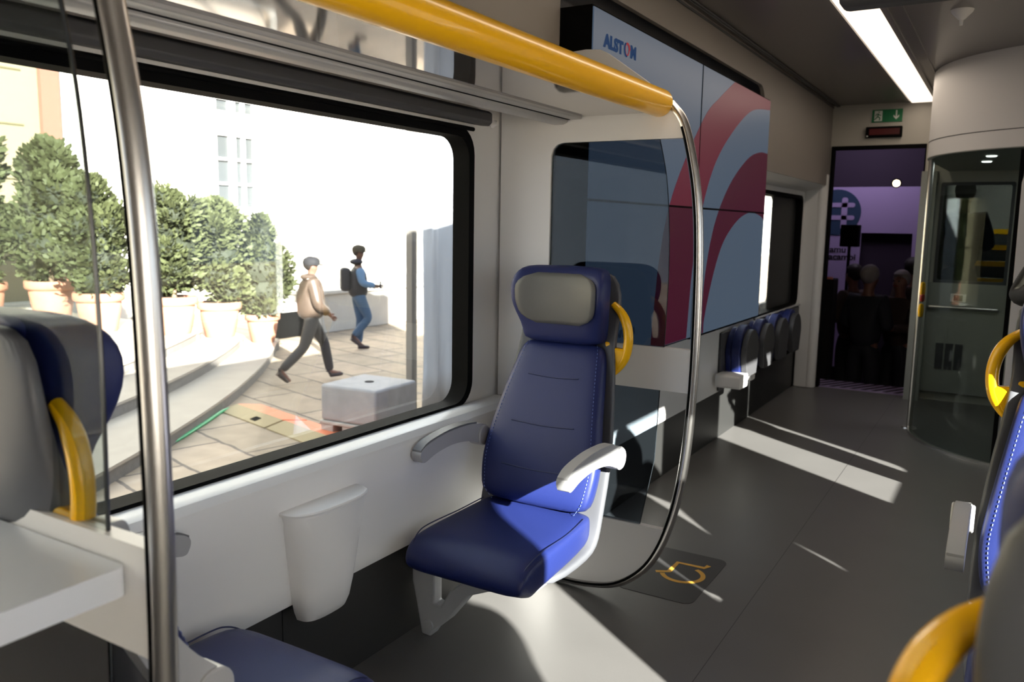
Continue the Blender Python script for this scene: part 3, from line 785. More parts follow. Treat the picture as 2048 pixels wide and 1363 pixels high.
mn = empty('ceiling_monitor', (-.36, 3.45, 2.36), 'dark flat passenger information monitor hanging across the top right', 'monitor')
bm = NB(); box(bm, -.27, .60, -.10, .02, -.045, .36); obj('monitor_case', bm, M['cass'], mn, bevel=.03, seg=4)
bm = NB(); box(bm, -.22, .56, -.105, -.099, -.01, .32); obj('monitor_screen', bm, M['black'], mn)
bm = NB(); box(bm, -.1, .4, -.06, 0, .35, .40); obj('monitor_hanger', bm, M['cass'], mn)
bm = NB(); lathe(bm, [(0, -.075), (.008, -.075), (.010, -.05), (.018, -.045), (.05, -.012), (.055, 0), (0, 0)], c=(0, 0, 0), n=28)
sn = obj('ceiling_sensor', bm, M['panel'], smooth=True); sn.location = (-.32, 4.95, 2.62); tag(sn, 'white cone shaped sensor on the ceiling at the top right', 'sensor')

# ------------------------------------------------------------------ curved vestibule enclosure on the right
VC = (.40, 6.90); VR = .955
def arc(r, a0, a1, n): return [(VC[0] + r * math.cos(math.radians(a0 + (a1 - a0) * i / n)), VC[1] + r * math.sin(math.radians(a0 + (a1 - a0) * i / n))) for i in range(n + 1)]
bm = NB(); plate(bm, arc(VR + .03, 176, 250, 30) + arc(VR - .03, 176, 250, 30)[::-1], 2.02, 2.62, 'z')
struct('wall_curved', bm, M['panel'], bevel=.006)
bm = NB(); plate(bm, arc(VR + .0315, 184, 250, 26) + arc(VR + .028, 184, 250, 26)[::-1], 2.128, 2.133, 'z'); box(bm, .068, .073, 5.964, 5.968, 2.0, 2.13)
struct('trim_6', bm, M['cass'])
bm = NB(); plate(bm, arc(VR + .03, 176, 250, 30)[::1] + [(XR, 5.99), (XR, 8.19), (-.52, 8.19)], 2.015, 2.019, 'z')
struct('ceiling_vestibule', bm, M['vestwall'])
# flat front panel with the diagonal stair cheek
fx = VC[0] + (VR + .03) * math.cos(math.radians(250)); fy = VC[1] + (VR + .03) * math.sin(math.radians(250))
bm = NB(); plate(bm, [(.04, 0), (XR, 0), (XR, 2.62), (fx - .012, 2.62), (fx - .012, 1.98), (.02, 1.80)], fy - .005, fy + .05, 'y')
struct('wall_stair', bm, M['white'], bevel=.004)
bm = NB(); tube(bm, [(fx + .0, fy - .006, 2.03), (fx + .055, fy - .008, 1.86), (.22, fy - .008, 1.45), (.5, fy - .008, .6)], .007, 8)
struct('trim_7', bm, M['panel'], smooth=True)
bm = NB(); box(bm, .0, .026, fy, fy + .06, 0, 2.0)
struct('trim_8', bm, M['black'])
gp = empty('glass_screen', (VC[0], VC[1], 0), 'curved glass screen around the vestibule at the far right', 'glass screen')
bm = NB(); plate(bm, [(x - VC[0], y - VC[1]) for x, y in arc(VR, 183.5, 246, 30) + arc(VR - .008, 183.5, 246, 30)[::-1]], .02, 2.015, 'z'); obj('curved_pane', bm, M['clear'], gp, smooth=True)
bm = NB(); plate(bm, [(x - VC[0], y - VC[1]) for x, y in arc(VR + .012, 181, 248, 30) + arc(VR - .02, 181, 248, 30)[::-1]], 0, .018, 'z'); obj('floor_rail', bm, M['steel'], gp)
bm = NB(); tube(bm, [(-VR, -.02, 0), (-VR, -.02, 2.02)], .020, 18); lathe(bm, [(0, 0), (.055, 0), (.05, .008), (0, .008)], c=(-VR, -.02, 0)); obj('post', bm, M['steel'], gp, smooth=True)
for (dz0, dz1, a, nm) in ((1.02, 1.14, 187, 'yellow_button'), (.86, .96, 187, 'yellow_button')):
    x, y = arc(VR - .012, a, a + 1, 1)[0]
    bm = NB(); lathe(bm, [(0, 0), (.016, .01), (.02, .05), (.016, .1), (0, .11)], c=(x - VC[0], y - VC[1], dz0), n=14); obj(nm, bm, M['yellow'], gp, smooth=True)
x, y = arc(VR - .012, 190, 191, 1)[0]
bm = NB(); lathe(bm, [(0, 0), (.014, .008), (.017, .03), (.014, .055), (0, .06)], c=(x - VC[0], y - VC[1], .98), n=14)
obj('red_button', bm, M['red'], gp, smooth=True)
# vestibule back wall fittings
bm = NB(); box(bm, -.72, -.60, 8.05, 8.185, 0, 2.01); struct('trim_9', bm, M['vestwall'])
bm = NB(); box(bm, -.60, XR, 8.15, 8.189, .08, 1.05); struct('trim_10', bm, M['vestwall'])
vent = obj('vent_grille', (lambda b: ([box(b, -.50 + i * .075, -.44 + i * .075, 8.143, 8.149, .29, .52) for i in range(3)], b)[1])(NB()), M['cass']); tag(vent, 'dark three part vent grille low on the vestibule back wall', 'vent')
gr = NB(); tube(gr, [(-.58, 8.12, .84), (-.06, 8.12, .84)], .012, 10); tube(gr, [(-.58, 8.12, .84), (-.58, 8.15, .84)], .01, 8); tube(gr, [(-.06, 8.12, .84), (-.06, 8.15, .84)], .01, 8)
gr = obj('hand_rail', gr, M['steel'], smooth=True); tag(gr, 'thin horizontal steel handrail behind the curved glass', 'handrail')
ct = obj('control_box', (lambda b: (box(b, -.42, -.30, 8.13, 8.1495, .89, .96), b)[1])(NB()), M['panel'], bevel=.004); tag(ct, 'small wall box with dark window below the vestibule window', 'control box')
bm = NB(); box(bm, -.395, -.325, 8.126, 8.131, .90, .95); obj('dark_window', bm, M['black'], ct)
bm = NB(); plate(bm, rrect(vwn[0] - .02, vwn[1] + .02, vwn[2] - .05, vwn[3] + .02, .02), 8.175, 8.188, 'y', [rrect(vwn[0] + .005, vwn[1] - .005, vwn[2] + .005, vwn[3] - .005, .02)])
wf = struct('window_5', bm, M['cass']); bm = NB(); plate(bm, rrect(vwn[0], vwn[1], vwn[2], vwn[3], .02), 8.215, 8.22, 'y'); obj('pane', bm, M['clear'], wf)
for x, y in ((-.21, 7.1), (-.17, 6.6)):
    bm = NB(); lathe(bm, [(0, 0), (.035, 0), (.03, -.006), (0, -.006)], n=16); o = obj('downlight', bm, M['tinylamp']); o.location = (x, y, 2.013)
    tag(o, 'small round white downlight in the vestibule ceiling, %s of two' % ('farther' if y > 7 else 'nearer'), 'lamp', 'vestibule downlights')
L = bpy.data.lights.new('vestibule_light', 'AREA'); L.size = .3; L.energy = 4
lo = bpy.data.objects.new('vestibule_light', L); COL.objects.link(lo); lo.location = (-.1, 7.0, 2.0)
# oval grip on the stair wall
bm = NB(); plate(bm, rrect(-.025, .025, -.09, .09, .024), 0, -.012, 'y', [rrect(-.012, .012, -.07, .07, .011)]); g = obj('pull_handle', bm, M['lightgrey'], bevel=.003); g.location = (.10, fy - .006, .95)
tag(g, 'oval recessed pull handle on the white stair wall', 'handle')
bm = NB(); plate(bm, rrect(-.012, .012, -.07, .07, .011), 0, -.004, 'y'); obj('handle_recess', bm, M['greige'], g)

# ------------------------------------------------------------------ folding seats on the far left wall
bm = NB(); box(bm, -1.6885, -1.668, 5.62, 8.05, .36, .775)
bb = obj('seat_backboard', bm, M['cass'], bevel=.008); tag(bb, 'dark backboard on the far left wall behind the folded seats', 'backboard')
def folding_seat():
    r = empty('folding_seat', (0, 0, 0), 'folded tip-up seat', 'seat')
    def shape(k, zt, hb): # outline in (y, z)
        pts = []
        for i in range(13):
            a = PI * i / 12; pts.append((k * .19 * math.cos(a), zt - .19 * k + .19 * k * math.sin(a)))
        return [(hb, .0)] + pts + [(-hb, .0)]
    bm = NB(); plate(bm, shape(1, .36, .15), .045, .105, 'x'); obj('cushion', bm, M['leather'], r, bevel=.02, seg=4)
    bm = NB(); plate(bm, shape(.86, .33, .12), .106, .150, 'x'); obj('seat_shell', bm, M['cass'], r, bevel=.02, seg=4)
    bm = NB(); plate(bm, shape(.95, .34, .14), 0, .044, 'x'); obj('back_cushion', bm, M['leather'], r, bevel=.01)
    bm = NB(); tube(bm, [(.10, -.2, .0), (.10, .2, .0)], .018, 12); obj('hinge_bar', bm, M['black'], r, smooth=True)
    return r
fs0 = folding_seat(); words = ['nearest', 'second nearest', 'second farthest', 'farthest']
for i in range(4):
    o = fs0 if i == 0 else copy_tree(fs0)
    o.location = (-1.667, 5.88 + i * .47, .455)
    tag(o, 'folded blue tip-up seat on the far left wall, %s of the four' % words[i], 'seat', 'folded tip-up seats')
for k, y in enumerate((5.60, 6.11)):
    bm = NB(); plate(bm, rrect(-.10, .10, -.045, .045, .02) if k == 0 else rrect(-.06, .06, -.04, .04, .015), 0, .17 if k == 0 else .10, 'x'); o = obj('hinge_housing', bm, M['white'], bevel=.02, seg=3); o.location = (-1.667, y, .455 if k == 0 else .42)
    tag(o, ['white hinge housing box at the near end of the folded seats', 'small white hinge housing under the second folded seat'][k], 'hinge box')
    bm = NB(); lathe(bm, [(0, 0), (.007, 0), (.006, .003), (0, .003)], n=10)
    for v in bm.verts: v.co = Vector(((.17 if k == 0 else .10) + v.co.z, .02 + v.co.x, v.co.y))
    obj('screw', bm, M['steel'], o)

# ------------------------------------------------------------------ floor mark
fm = obj('floor_marking', (lambda b: (plate(b, rrect(-1.31, -.975, 3.05, 3.57, .045), .0003, .0016, 'z'), b)[1])(NB()), M['mark_dark']); tag(fm, 'dark rounded wheelchair place marking on the grey floor', 'floor marking')
bm = NB()
def flat(pts, w, z0=.0017, z1=.0024):
    P = [Vector((a, b)) for a, b in pts]; Lh = []; Rh = []
    for i, p in enumerate(P):
        d = (P[min(i + 1, len(P) - 1)] - P[max(i - 1, 0)]).normalized(); nn = Vector((-d.y, d.x)) * w / 2
        Lh.append((p.x + nn.x, p.y + nn.y)); Rh.append((p.x - nn.x, p.y - nn.y))
    plate(bm, Lh + Rh[::-1], z0, z1, 'z')
# the wheel opens towards the partition, the figure lies along the aisle
cx, cy, rr = -1.105, 3.32, .088
flat([(cx + rr * math.cos(math.radians(a)), cy + rr * .95 * math.sin(math.radians(a))) for a in range(-155, 66, 10)], .021)
flat([(-1.215, 3.285), (-1.165, 3.315), (-1.165, 3.43), (-1.045, 3.435), (-1.035, 3.47)], .022)
wsym = obj('wheelchair_symbol', bm, M['mark_yellow'], fm, label='ochre wheelchair symbol')

# ------------------------------------------------------------------ hall beyond the far door
bm = NB(); box(bm, -2.38, 2.5, 12.2, 12.3, G, 3.2); plate(bm, [(-1.78, 8.30), (-1.72, 8.30), (-2.34, 12.3), (-2.40, 12.3)], G, 3.4, 'z'); box(bm, 2.4, 2.5, 8.28, 12.3, G, 3.4)
box(bm, 1.125, 2.39, 8.30, 8.36, G, 3.4)
struct('wall_hall', bm, M['hallwall'])
bm = NB(); box(bm, -2.4, 2.5, 8.41, 12.3, 3.2, 3.3); struct('ceiling_hall', bm, M['hallwall'])
bm = NB(); box(bm, -1.98, 1.19, 8.29, 8.40, 2.66, 2.905); struct('trim_13', bm, M['cass'])
bm = NB(); box(bm, -2.4, 2.5, 8.35, 12.3, G - .19, G + .005); struct('floor_hall', bm, M['dark'])
bm = NB(); plate(bm, [(8.28, 0), (9.0, -.06), (9.6, -.25), (9.6, -.30), (8.28, -.1)], -1.65, -.62, 'x')
rp = obj('ramp', bm, M['board']); tag(rp, 'pale ramp with dark diagonal stripes beyond the far doorway', 'ramp')
bm = NB()
for i in range(11):
    x = -1.68 + i * .095
    zf = lambda y: .002 - .083 * (y - 8.28)
    q = [(x, 8.29), (x + .04, 8.29), (x + .19, 8.98), (x + .15, 8.98)]
    A = [bm.verts.new((a, b, zf(b))) for a, b in q]; B = [bm.verts.new((a, b, zf(b) + .003)) for a, b in q]
    bm.faces.new(A); bm.faces.new(B)
    for k in range(4): bm.faces.new([A[k], A[(k + 1) % 4], B[(k + 1) % 4], B[k]])
obj('ramp_stripes', bm, M['hallwall'], rp)
bd = empty('backdrop_board', (-1.7, 12.1, .9), 'lilac lit backdrop board with round dark logo beyond the far doorway', 'backdrop')
def bo(name, bm, m, **k):
    bmesh.ops.translate(bm, vec=(1.7, -12.1, -.9), verts=bm.verts[:]); return obj(name, bm, m, bd, **k)
bm = NB(); plate(bm, [(-2.33, -.4), (-1.76, -.4), (-1.76, 1.46), (-1.13, 1.46), (-1.10, -.4), (-.93, -.4), (-.93, 2.07), (-2.33, 2.07)], 12.08, 12.12, 'y'); bo('board_panel', bm, M['board'])
bm = NB(); plate(bm, [(max(-2.32, -2.09 + .31 * math.cos(a)), 1.73 + .31 * math.sin(a)) for a in [2 * PI * i / 40 for i in range(40)]], 12.07, 12.079, 'y'); bo('logo_disc', bm, M['boardlogo'])
bm = NB()
for (a, b, c, d) in ((-2.03, -1.955, 1.50, 1.93), (-2.2, -1.86, 1.80, 1.86), (-2.2, -1.86, 1.63, 1.69)):
    plate(bm, rrect(a, b, c, d, .028), 12.06, 12.069, 'y')
bo('logo_cross', bm, M['board'])
RY = Matrix(((1, 0, 0, 0), (0, 0, -1, 0), (0, 1, 0, 0), (0, 0, 0, 1)))
for s, x, z in (('amu', -2.15, 1.19), ('tacambi', -2.2, 1.09)):
    text_mesh('board_text', s, .115, Matrix.Translation((x + 1.7, 12.075 - 12.1, z - .9)) @ RY, M['dark'], bd, sx=1.1, bold=.003)
spk = obj('loudspeaker', (lambda b: (box(b, -1.83, -1.62, 10.9, 11.1, 1.29, 1.56), b)[1])(NB()), M['black'], bevel=.01); tag(spk, 'black loudspeaker on a pole in the dark hall', 'loudspeaker')
bm = NB(); tube(bm, [(-1.73, 11, G), (-1.73, 11, 1.3)], .018, 8); obj('speaker_pole', bm, M['black'], spk)
spt = obj('stage_spotlight', (lambda b: (lathe(b, [(0, -.10), (.045, -.10), (.06, -.02), (.055, 0), (0, 0)], n=18), b)[1])(NB()), M['black'], smooth=True)
spt.location = (-1.25, 11.0, 2.06); spt.rotation_euler = (math.radians(100), 0, math.radians(10)); tag(spt, 'glowing stage spotlight in the dark hall', 'spotlight')
bm = NB(); lathe(bm, [(0, .001), (.040, .001), (.038, .006), (0, .012)], n=18); obj('lens', bm, M['spot'], spt)
L = bpy.data.lights.new('hall_light', 'AREA'); L.size = 1.2; L.energy = 24; L.color = (.86, .74, 1.0)
lo = bpy.data.objects.new('hall_light', L); COL.objects.link(lo); lo.location = (-1.9, 11.3, 3.1); lo.rotation_euler = (math.radians(35), 0, 0)
lt = obj('lectern', (lambda b: (box(b, -1.98, -1.72, 10.05, 10.35, G, .93), b)[1])(NB()), M['dark'], bevel=.01); tag(lt, 'dark lectern with a thin orange edge beyond the far doorway', 'lectern')
bm = NB(); box(bm, -1.98, -1.73, 10.03, 10.049, .93, .955); obj('orange_edge', bm, M['orange'], lt)  # plain orange strip along the top front of the lectern
# area behind the vestibule window
bm = NB(); box(bm, -.66, 1.2, 11.75, 11.80, -.3, 2.6); struct('wall_stairwell_back', bm, M['greige'])
bm = NB(); box(bm, -.60, -.57, 8.30, 11.75, -.3, 2.6); struct('wall_stairwell_side', bm, M['greige'])
bm = NB(); box(bm, -.60, 1.2, 8.5, 11.75, .15, .25); struct('floor_stairwell', bm, M['cass'])
st = empty('stairs', (0, 10.4, .25), 'stairs with yellow edges seen through the vestibule window', 'stairs')
for i in range(5):
    bm = NB(); box(bm, -.34, .7, -.8 + i * .26, -.8 + (i + 1) * .26, 0, .60 + i * .17); s_ = obj('step', bm, M['cass'], st)
    bm = NB(); box(bm, -.34, .7, -.803 + i * .26, -.77 + i * .26, .60 + i * .17 - .05, .603 + i * .17); obj('yellow_nosing', bm, M['yellow'], s_)
L = bpy.data.lights.new('stairwell_light', 'AREA'); L.size = .7; L.energy = 40
lo = bpy.data.objects.new('stairwell_light', L); COL.objects.link(lo); lo.location = (.35, 10.5, 2.5)

# ------------------------------------------------------------------ people
def rotz(v, a): return Vector((v[0] * math.cos(a) - v[1] * math.sin(a), v[0] * math.sin(a) + v[1] * math.cos(a), v[2]))
BASE = dict(pelvis=(0, 0, .96), waist=(0, 0, 1.10), chest=(0, .01, 1.30), neck0=(0, 0, 1.44), neck=(0, .01, 1.50), jaw=(0, .03, 1.57), head=(0, .02, 1.645), crown=(0, .005, 1.715),
            shl=(-.17, 0, 1.405), ell=(-.235, -.02, 1.13), wrl=(-.23, .06, .90), shr=(.17, 0, 1.405), elr=(.235, -.02, 1.13), wrr=(.23, .06, .90),
            hpl=(-.09, 0, .91), knl=(-.10, .02, .50), anl=(-.10, -.01, .09), hpr=(.09, 0, .91), knr=(.10, .02, .50), anr=(.10, -.01, .09))
def skin_obj(name, pts, edges, rad, m, parent, sub=2, root=0):
    me = bpy.data.meshes.new(name); me.from_pydata([tuple(p) for p in pts], edges, [])
    o = bpy.data.objects.new(name, me); COL.objects.link(o); o.parent = parent
    md = o.modifiers.new('skin', 'SKIN'); md.use_smooth_shade = True
    sv = me.skin_vertices[0].data
    for i, r in enumerate(rad):
        sv[i].radius = (r, r) if not isinstance(r, tuple) else r; sv[i].use_root = (i == root)
    s = o.modifiers.new('sub', 'SUBSURF'); s.levels = sub; s.render_levels = sub
    me.materials.append(m)
    return o
def person(loc, rz, label, pose=None, skin='skin', top='suit', legs='denim_dark', sleeves=None, shoe='shoe', hair='hair', cap=None, h=1.75, vest=None, detail=True, collar=False, bulk=1.12):
    J = dict(BASE); J.update(pose or {}); k = h / 1.75
    J = {a: Vector(b) for a, b in J.items()}
    root = empty('person', loc, label, 'person', rz); root.scale = (k, k, k)
    names = ['pelvis', 'waist', 'chest', 'neck0', 'neck', 'jaw', 'head', 'crown']
    rad = [.098, .098, .118, .07, .052, .062, .082, .05]
    pts = [J[n] for n in names]; edges = [(i, i + 1) for i in range(7)]
    def chain(start, items):
        prev = start
        for p, r in items:
            pts.append(Vector(p)); rad.append(r); edges.append((prev, len(pts) - 1)); prev = len(pts) - 1
        return prev
    for s in 'lr':
        sg = -1 if s == 'l' else 1
        a, b, c = J['sh' + s], J['el' + s], J['wr' + s]
        w = chain(2, [(a, .052), (b, .040), (c, .026)])
        d = (c - b).normalized(); side = Vector((0, 1, 0)) if abs(d.y) < .8 else Vector((0, 0, -1))
        side = (side - d * side.dot(d)).normalized()
        palm = c + d * .055
        pm = chain(w, [(palm, .026)])
        if detail:
            for q, ln in ((-.026, .055), (-.009, .068), (.009, .064), (.025, .050)):
                chain(pm, [(palm + side * q + d * .035, .0095), (palm + side * q * 1.1 + d * (.035 + ln * .55) + Vector((-sg * .008, 0, 0)), .0085), (palm + side * q * 1.1 + d * (.030 + ln) + Vector((-sg * .022, 0, 0)), .0075)])
            chain(w, [(c + d * .03 + side * .032, .011), (c + d * .06 + side * .048, .009)])
        hp, kn, an = J['hp' + s], J['kn' + s], J['an' + s]
        e = chain(0, [(hp, .066), ((hp + kn) / 2, .064), (kn, .052), ((kn * .6 + an * .4), .052), (an, .036)])
        fd = J.get('ft' + s, Vector((0, 1, -.25))).normalized()
        chain(e, [(an + fd * .10 + Vector((0, 0, -.035)), .03), (an + fd * .17 + Vector((0, 0, -.05)), .022)])
    # nose gives the head a face
    pts.append(J['head'] + Vector((0, .088, -.012))); rad.append(.014); edges.append((6, len(pts) - 1))
    for sg in (-1, 1):
        pts.append(J['head'] + Vector((sg * .085, 0, -.012))); rad.append(.016); edges.append((6, len(pts) - 1))
    skin_obj('body', pts, edges, rad, M[skin], root)
    # hair or cap
    hd = J['head']; fwd = Vector((0, 1, 0)); hy = J.get('headyaw', Vector((0, 0, 0))).x
    bm = NB(); bmesh.ops.create_uvsphere(bm, u_segments=18, v_segments=12, radius=1)
    for v in bm.verts:
        c_ = v.co.copy(); z = c_.z
        if c_.y > .3 and z < .35: c_.y *= .45; c_.x *= .9
        v.co = hd + rotz(Vector((c_.x * .096, c_.y * .108 - .012, c_.z * .105 + .030)), hy)
    obj('hair', bm, M[hair], root, smooth=True)
    for sg in (-1, 1):
        bm = NB(); bmesh.ops.create_uvsphere(bm, u_segments=8, v_segments=6, radius=.0095)
        bmesh.ops.translate(bm, vec=hd + rotz(Vector((sg * .032, .079, .002)), hy), verts=bm.verts[:]); obj('eye', bm, M['hair'], root, smooth=True)
    bm = NB(); box(bm, -.024, .024, .078, .086, -.052, -.046)
    bmesh.ops.translate(bm, vec=hd, verts=bm.verts[:]); obj('mouth', bm, M['red'], root)
    if cap:
        bm = NB(); lathe(bm, [(.108, 0), (.112, .03), (.106, .07), (.08, .10), (.04, .112), (0, .114)], n=22)
        for v in bm.verts: v.co = hd + rotz(Vector((v.co.x, v.co.y * 1.08, v.co.z + .012)), hy)
        c_ = obj('cap', bm, M[cap], root, smooth=True)
        bm = NB(); plate(bm, [(.075 * math.cos(a), .09 + .085 * math.sin(a)) for a in [PI * i / 10 for i in range(11)]], .010, .020, 'z')
        for v in bm.verts: v.co = hd + rotz(v.co, hy)
        obj('cap_brim', bm, M[cap], c_)
    # trousers
    pts = [J['pelvis'], J['waist'] - Vector((0, 0, .06))]; rad = [.128, .118]; edges = [(0, 1)]
    for s in 'lr':
        hp, kn, an = J['hp' + s], J['kn' + s], J['an' + s]
        chain(0, [(hp, .096), ((hp + kn) / 2, .088), (kn, .068), (kn * .5 + an * .5, .066), (an * .995 + kn * .005, .056)])
    skin_obj('trousers', pts, edges, [q * 1.12 for q in rad], M[legs], root)
    # coat or jacket
    tm = M[vest] if vest else M[top]
    pts = [J['chest'], J['waist'], J['pelvis'] + Vector((0, 0, -.10)), J['neck0'] + Vector((0, 0, -.01))]; rad = [.150, .145, .152, .085]; edges = [(0, 1), (1, 2), (0, 3)]
    if not vest:
        for s in 'lr':
            a, b, c = J['sh' + s], J['el' + s], J['wr' + s]
            chain(0, [(a, .075), ((a + b) / 2, .066), (b, .060), (c * .96 + b * .04, .045)])
    else:
        for s in 'lr': chain(0, [(J['sh' + s], .072)])
    jk = skin_obj('jacket' if not vest else 'body_warmer', pts, edges, [q * bulk for q in rad], tm, root)
    if vest:
        for s in 'lr':
            a, b, c = J['sh' + s], J['el' + s], J['wr' + s]
            skin_obj('sleeve', [a, (a + b) / 2, b, c * .96 + b * .04], [(0, 1), (1, 2), (2, 3)], [q * bulk for q in (.068, .062, .056, .042)], M[top], root)
    if collar:
        bm = NB(); bmesh.ops.create_uvsphere(bm, u_segments=16, v_segments=8, radius=1)
        for v in bm.verts: v.co = J['neck'] + Vector((v.co.x * .13, v.co.y * .115 - .035, v.co.z * .055 - .01))
        obj('hood', bm, tm, root, smooth=True)
    for s in 'lr':
        an = J['an' + s]; fd = J.get('ft' + s, Vector((0, 1, 0))).normalized()
        up = Vector((0, 0, 1)); up = (up - fd * up.dot(fd)).normalized()
        P = [an - fd * .05 - up * .045, an + fd * .05 - up * .055, an + fd * .14 - up * .062, an + fd * .19 - up * .066, an + up * .02 - fd * .01]
        skin_obj('shoe', P, [(0, 1), (1, 2), (2, 3), (0, 4)], [(.042, .040), (.046, .036), (.044, .030), (.034, .022), (.045, .045)], M[shoe], root)
    return root

walk = dict(hpl=(-.09, .02, .93), knl=(-.10, .22, .55), anl=(-.10, .30, .12), ftl=(0, 1, .12), hpr=(.09, -.01, .92), knr=(.10, -.14, .52), anr=(.10, -.46, .22), ftr=(0, .75, -.65),
            pelvis=(0, 0, .97))
p1 = dict(walk); p1.update(hpl=(.02, .0, .92), elr=(.25, .02, 1.12), wrr=(.20, .20, .98), ell=(-.24, -.07, 1.14), wrl=(-.20, .05, .97), hpr=(.09, 0, .92), headyaw=(-.5, 0, 0))
p1['hpl'] = (-.09, .0, .92)
person((-8.06, 8.12, G), math.radians(-28), 'person in a dark cap, bronze hooded jacket and grey trousers striding outside', p1, top='jacket', legs='denim_dark', cap='cap', h=1.70, collar=True, bulk=1.38)
p2 = dict(hpl=(-.09, 0, .92), knl=(-.09, .05, .52), anl=(-.08, .02, .09), hpr=(.09, 0, .92), knr=(.09, .16, .54), anr=(.08, -.10, .24), ftr=(0, .8, -.55),
          elr=(.26, .02, 1.14), wrr=(.22, .26, 1.10), ell=(-.24, 0, 1.13), wrl=(-.16, .2, 1.08), headyaw=(-.7, 0, 0))
q = person((-9.55, 10.75, G), math.radians(-38), 'person with cap, blue sleeves, black body warmer and jeans walking near the stone wall', p2, skin='skind', top='sleeve', vest='vest', legs='denim', cap='capo', h=1.78, collar=True, bulk=1.25)
bm = NB(); box(bm, -.13, .13, -.30, -.135, 1.02, 1.42); bk = obj('backpack', bm, M['vest'], bevel=.06, seg=4)
bk.location = (-9.55, 10.75, G); bk.rotation_euler = (0, 0, math.radians(-38)); tag(bk, 'black backpack worn by the person with blue sleeves', 'backpack')
bm = NB(); box(bm, .20, .27, .33, .345, 1.07, 1.20); ph = obj('phone', bm, M['black'], bevel=.004); ph.location = bk.location; ph.rotation_euler = bk.rotation_euler; tag(ph, 'phone held by the person with blue sleeves', 'phone')
# hall people
arms = dict(elr=(.24, .0, 1.13), wrr=(.10, .24, 1.15), ell=(-.24, 0, 1.13), wrl=(-.08, .24, 1.12))
person((-1.58, 10.6, G), math.radians(60), 'dark haired person with pale collar beside the lectern in the hall', arms, top='brownsuit', legs='suit', h=1.77, detail=False)
person((-1.30, 9.72, G), math.radians(-20), 'grey haired person in a black coat standing in the middle of the far doorway', arms, top='suit', legs='suit', hair='hairgrey', h=1.80, detail=False)
person((-1.02, 10.2, G), math.radians(150), 'grey haired person in a brown jacket facing the carriage in the hall', arms, top='brownsuit', legs='suit', hair='hairgrey', h=1.74, detail=False)
person((-.98, 10.9, G), math.radians(40), 'dark haired person behind the one in the brown jacket in the hall', None, top='brownsuit', legs='suit', h=1.86, detail=False)
person((-.42, 9.1, .25), math.radians(10), 'person in a dark suit seen from behind through the vestibule window', arms, top='suit', legs='suit', hair='hairgrey', h=1.72, detail=False)
person((.36, 4.9, 0), math.radians(165), 'person in an olive camouflage jacket, an elbow showing at the right edge', dict(ell=(-.30, .02, 1.13), wrl=(-.12, .22, 1.20), elr=(.30, .02, 1.13), wrr=(.12, .22, 1.20)), top='camo', h=1.80)

# ------------------------------------------------------------------ outside
bm = NB(); box(bm, -40, -2.2, -25, 100, G - .2, G); struct('ground', bm, M['paving'])
bm = NB(); box(bm, -2.2, 30, -25, 100, G - .2, G - .01); struct('ground_east', bm, M['paving'])
# curved steps
stp = empty('curved_steps', (-12.0, 4.0, G), 'broad curved stone steps outside the window', 'steps')
for i, (cx_, cy_, rr_, dx, ye) in enumerate(((-29.07, -8.34, 25.92, 0, 10.15), (-25.46, -4.2, 19.94, 0, 9.36), (-25.46, -4.2, 19.94, -.8, 8.75))):
    def edge(e):
        f_ = lambda y: cx_ + dx + e + math.sqrt(rr_ ** 2 - (y - cy_) ** 2)
        pts = [(f_(y), y) for y in [-5 + (ye - .35 + 5) * k / 40 for k in range(41)]]
        x0_ = f_(ye - .35)
        pts += [(x0_ - .40 + .40 * math.cos(t) - .10 * math.sin(t), ye - .35 + .35 * math.sin(t)) for t in [PI / 2 * k / 8 for k in range(1, 9)]]
        return [(x + 12.0, y - 4.0) for x, y in pts + [(-16.35, ye), (-16.35, -5)]]
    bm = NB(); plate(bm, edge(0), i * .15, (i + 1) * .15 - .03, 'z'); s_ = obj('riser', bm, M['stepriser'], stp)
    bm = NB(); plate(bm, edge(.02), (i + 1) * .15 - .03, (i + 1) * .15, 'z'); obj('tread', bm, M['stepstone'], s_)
# facade
FX = -17.0
bl = empty('building', (FX, 10, G), 'tall cream building with pilasters and white windows across the square', 'building')
def blo(name, bm, m, **k):
    p = k.pop('parent', bl)
    bmesh.ops.translate(bm, vec=(-FX, -10, -G), verts=bm.verts[:]); return obj(name, bm, m, p, **k)
wins = [(13.88, 15.3, 1.75, 3.63), (13.88, 15.3, 4.10, 4.85)]
bm = NB(); plate(bm, [(-12, G), (95, G), (95, 11), (-12, 11)], FX - .5, FX, 'x', [[(a, c), (b, c), (b, d), (a, d)] for a, b, c, d in wins]); blo('wall', bm, M['stuccow'])
bm = NB(); box(bm, FX, FX + .10, -12, 9.65, G, 9); blo('rendered_wall', bm, M['stucco'])
bm = NB()
for z in (1.1, 2.2, 3.25, 4.3, 5.4): box(bm, FX + .095, FX + .115, -12, 9.3, z, z + .035)
blo('stone_joint', bm, mat('joint_ochre', (.13, .11, .06), .9))
bm = NB(); box(bm, FX + .05, FX + .22, 9.62, 10.0, G, 9); blo('pilaster', bm, M['pink'])
for y in (12.1, 17.3, 21.8):
    bm = NB(); box(bm, FX, FX + .12, y, y + .25, G, 9); blo('pilaster', bm, M['pilcream'])
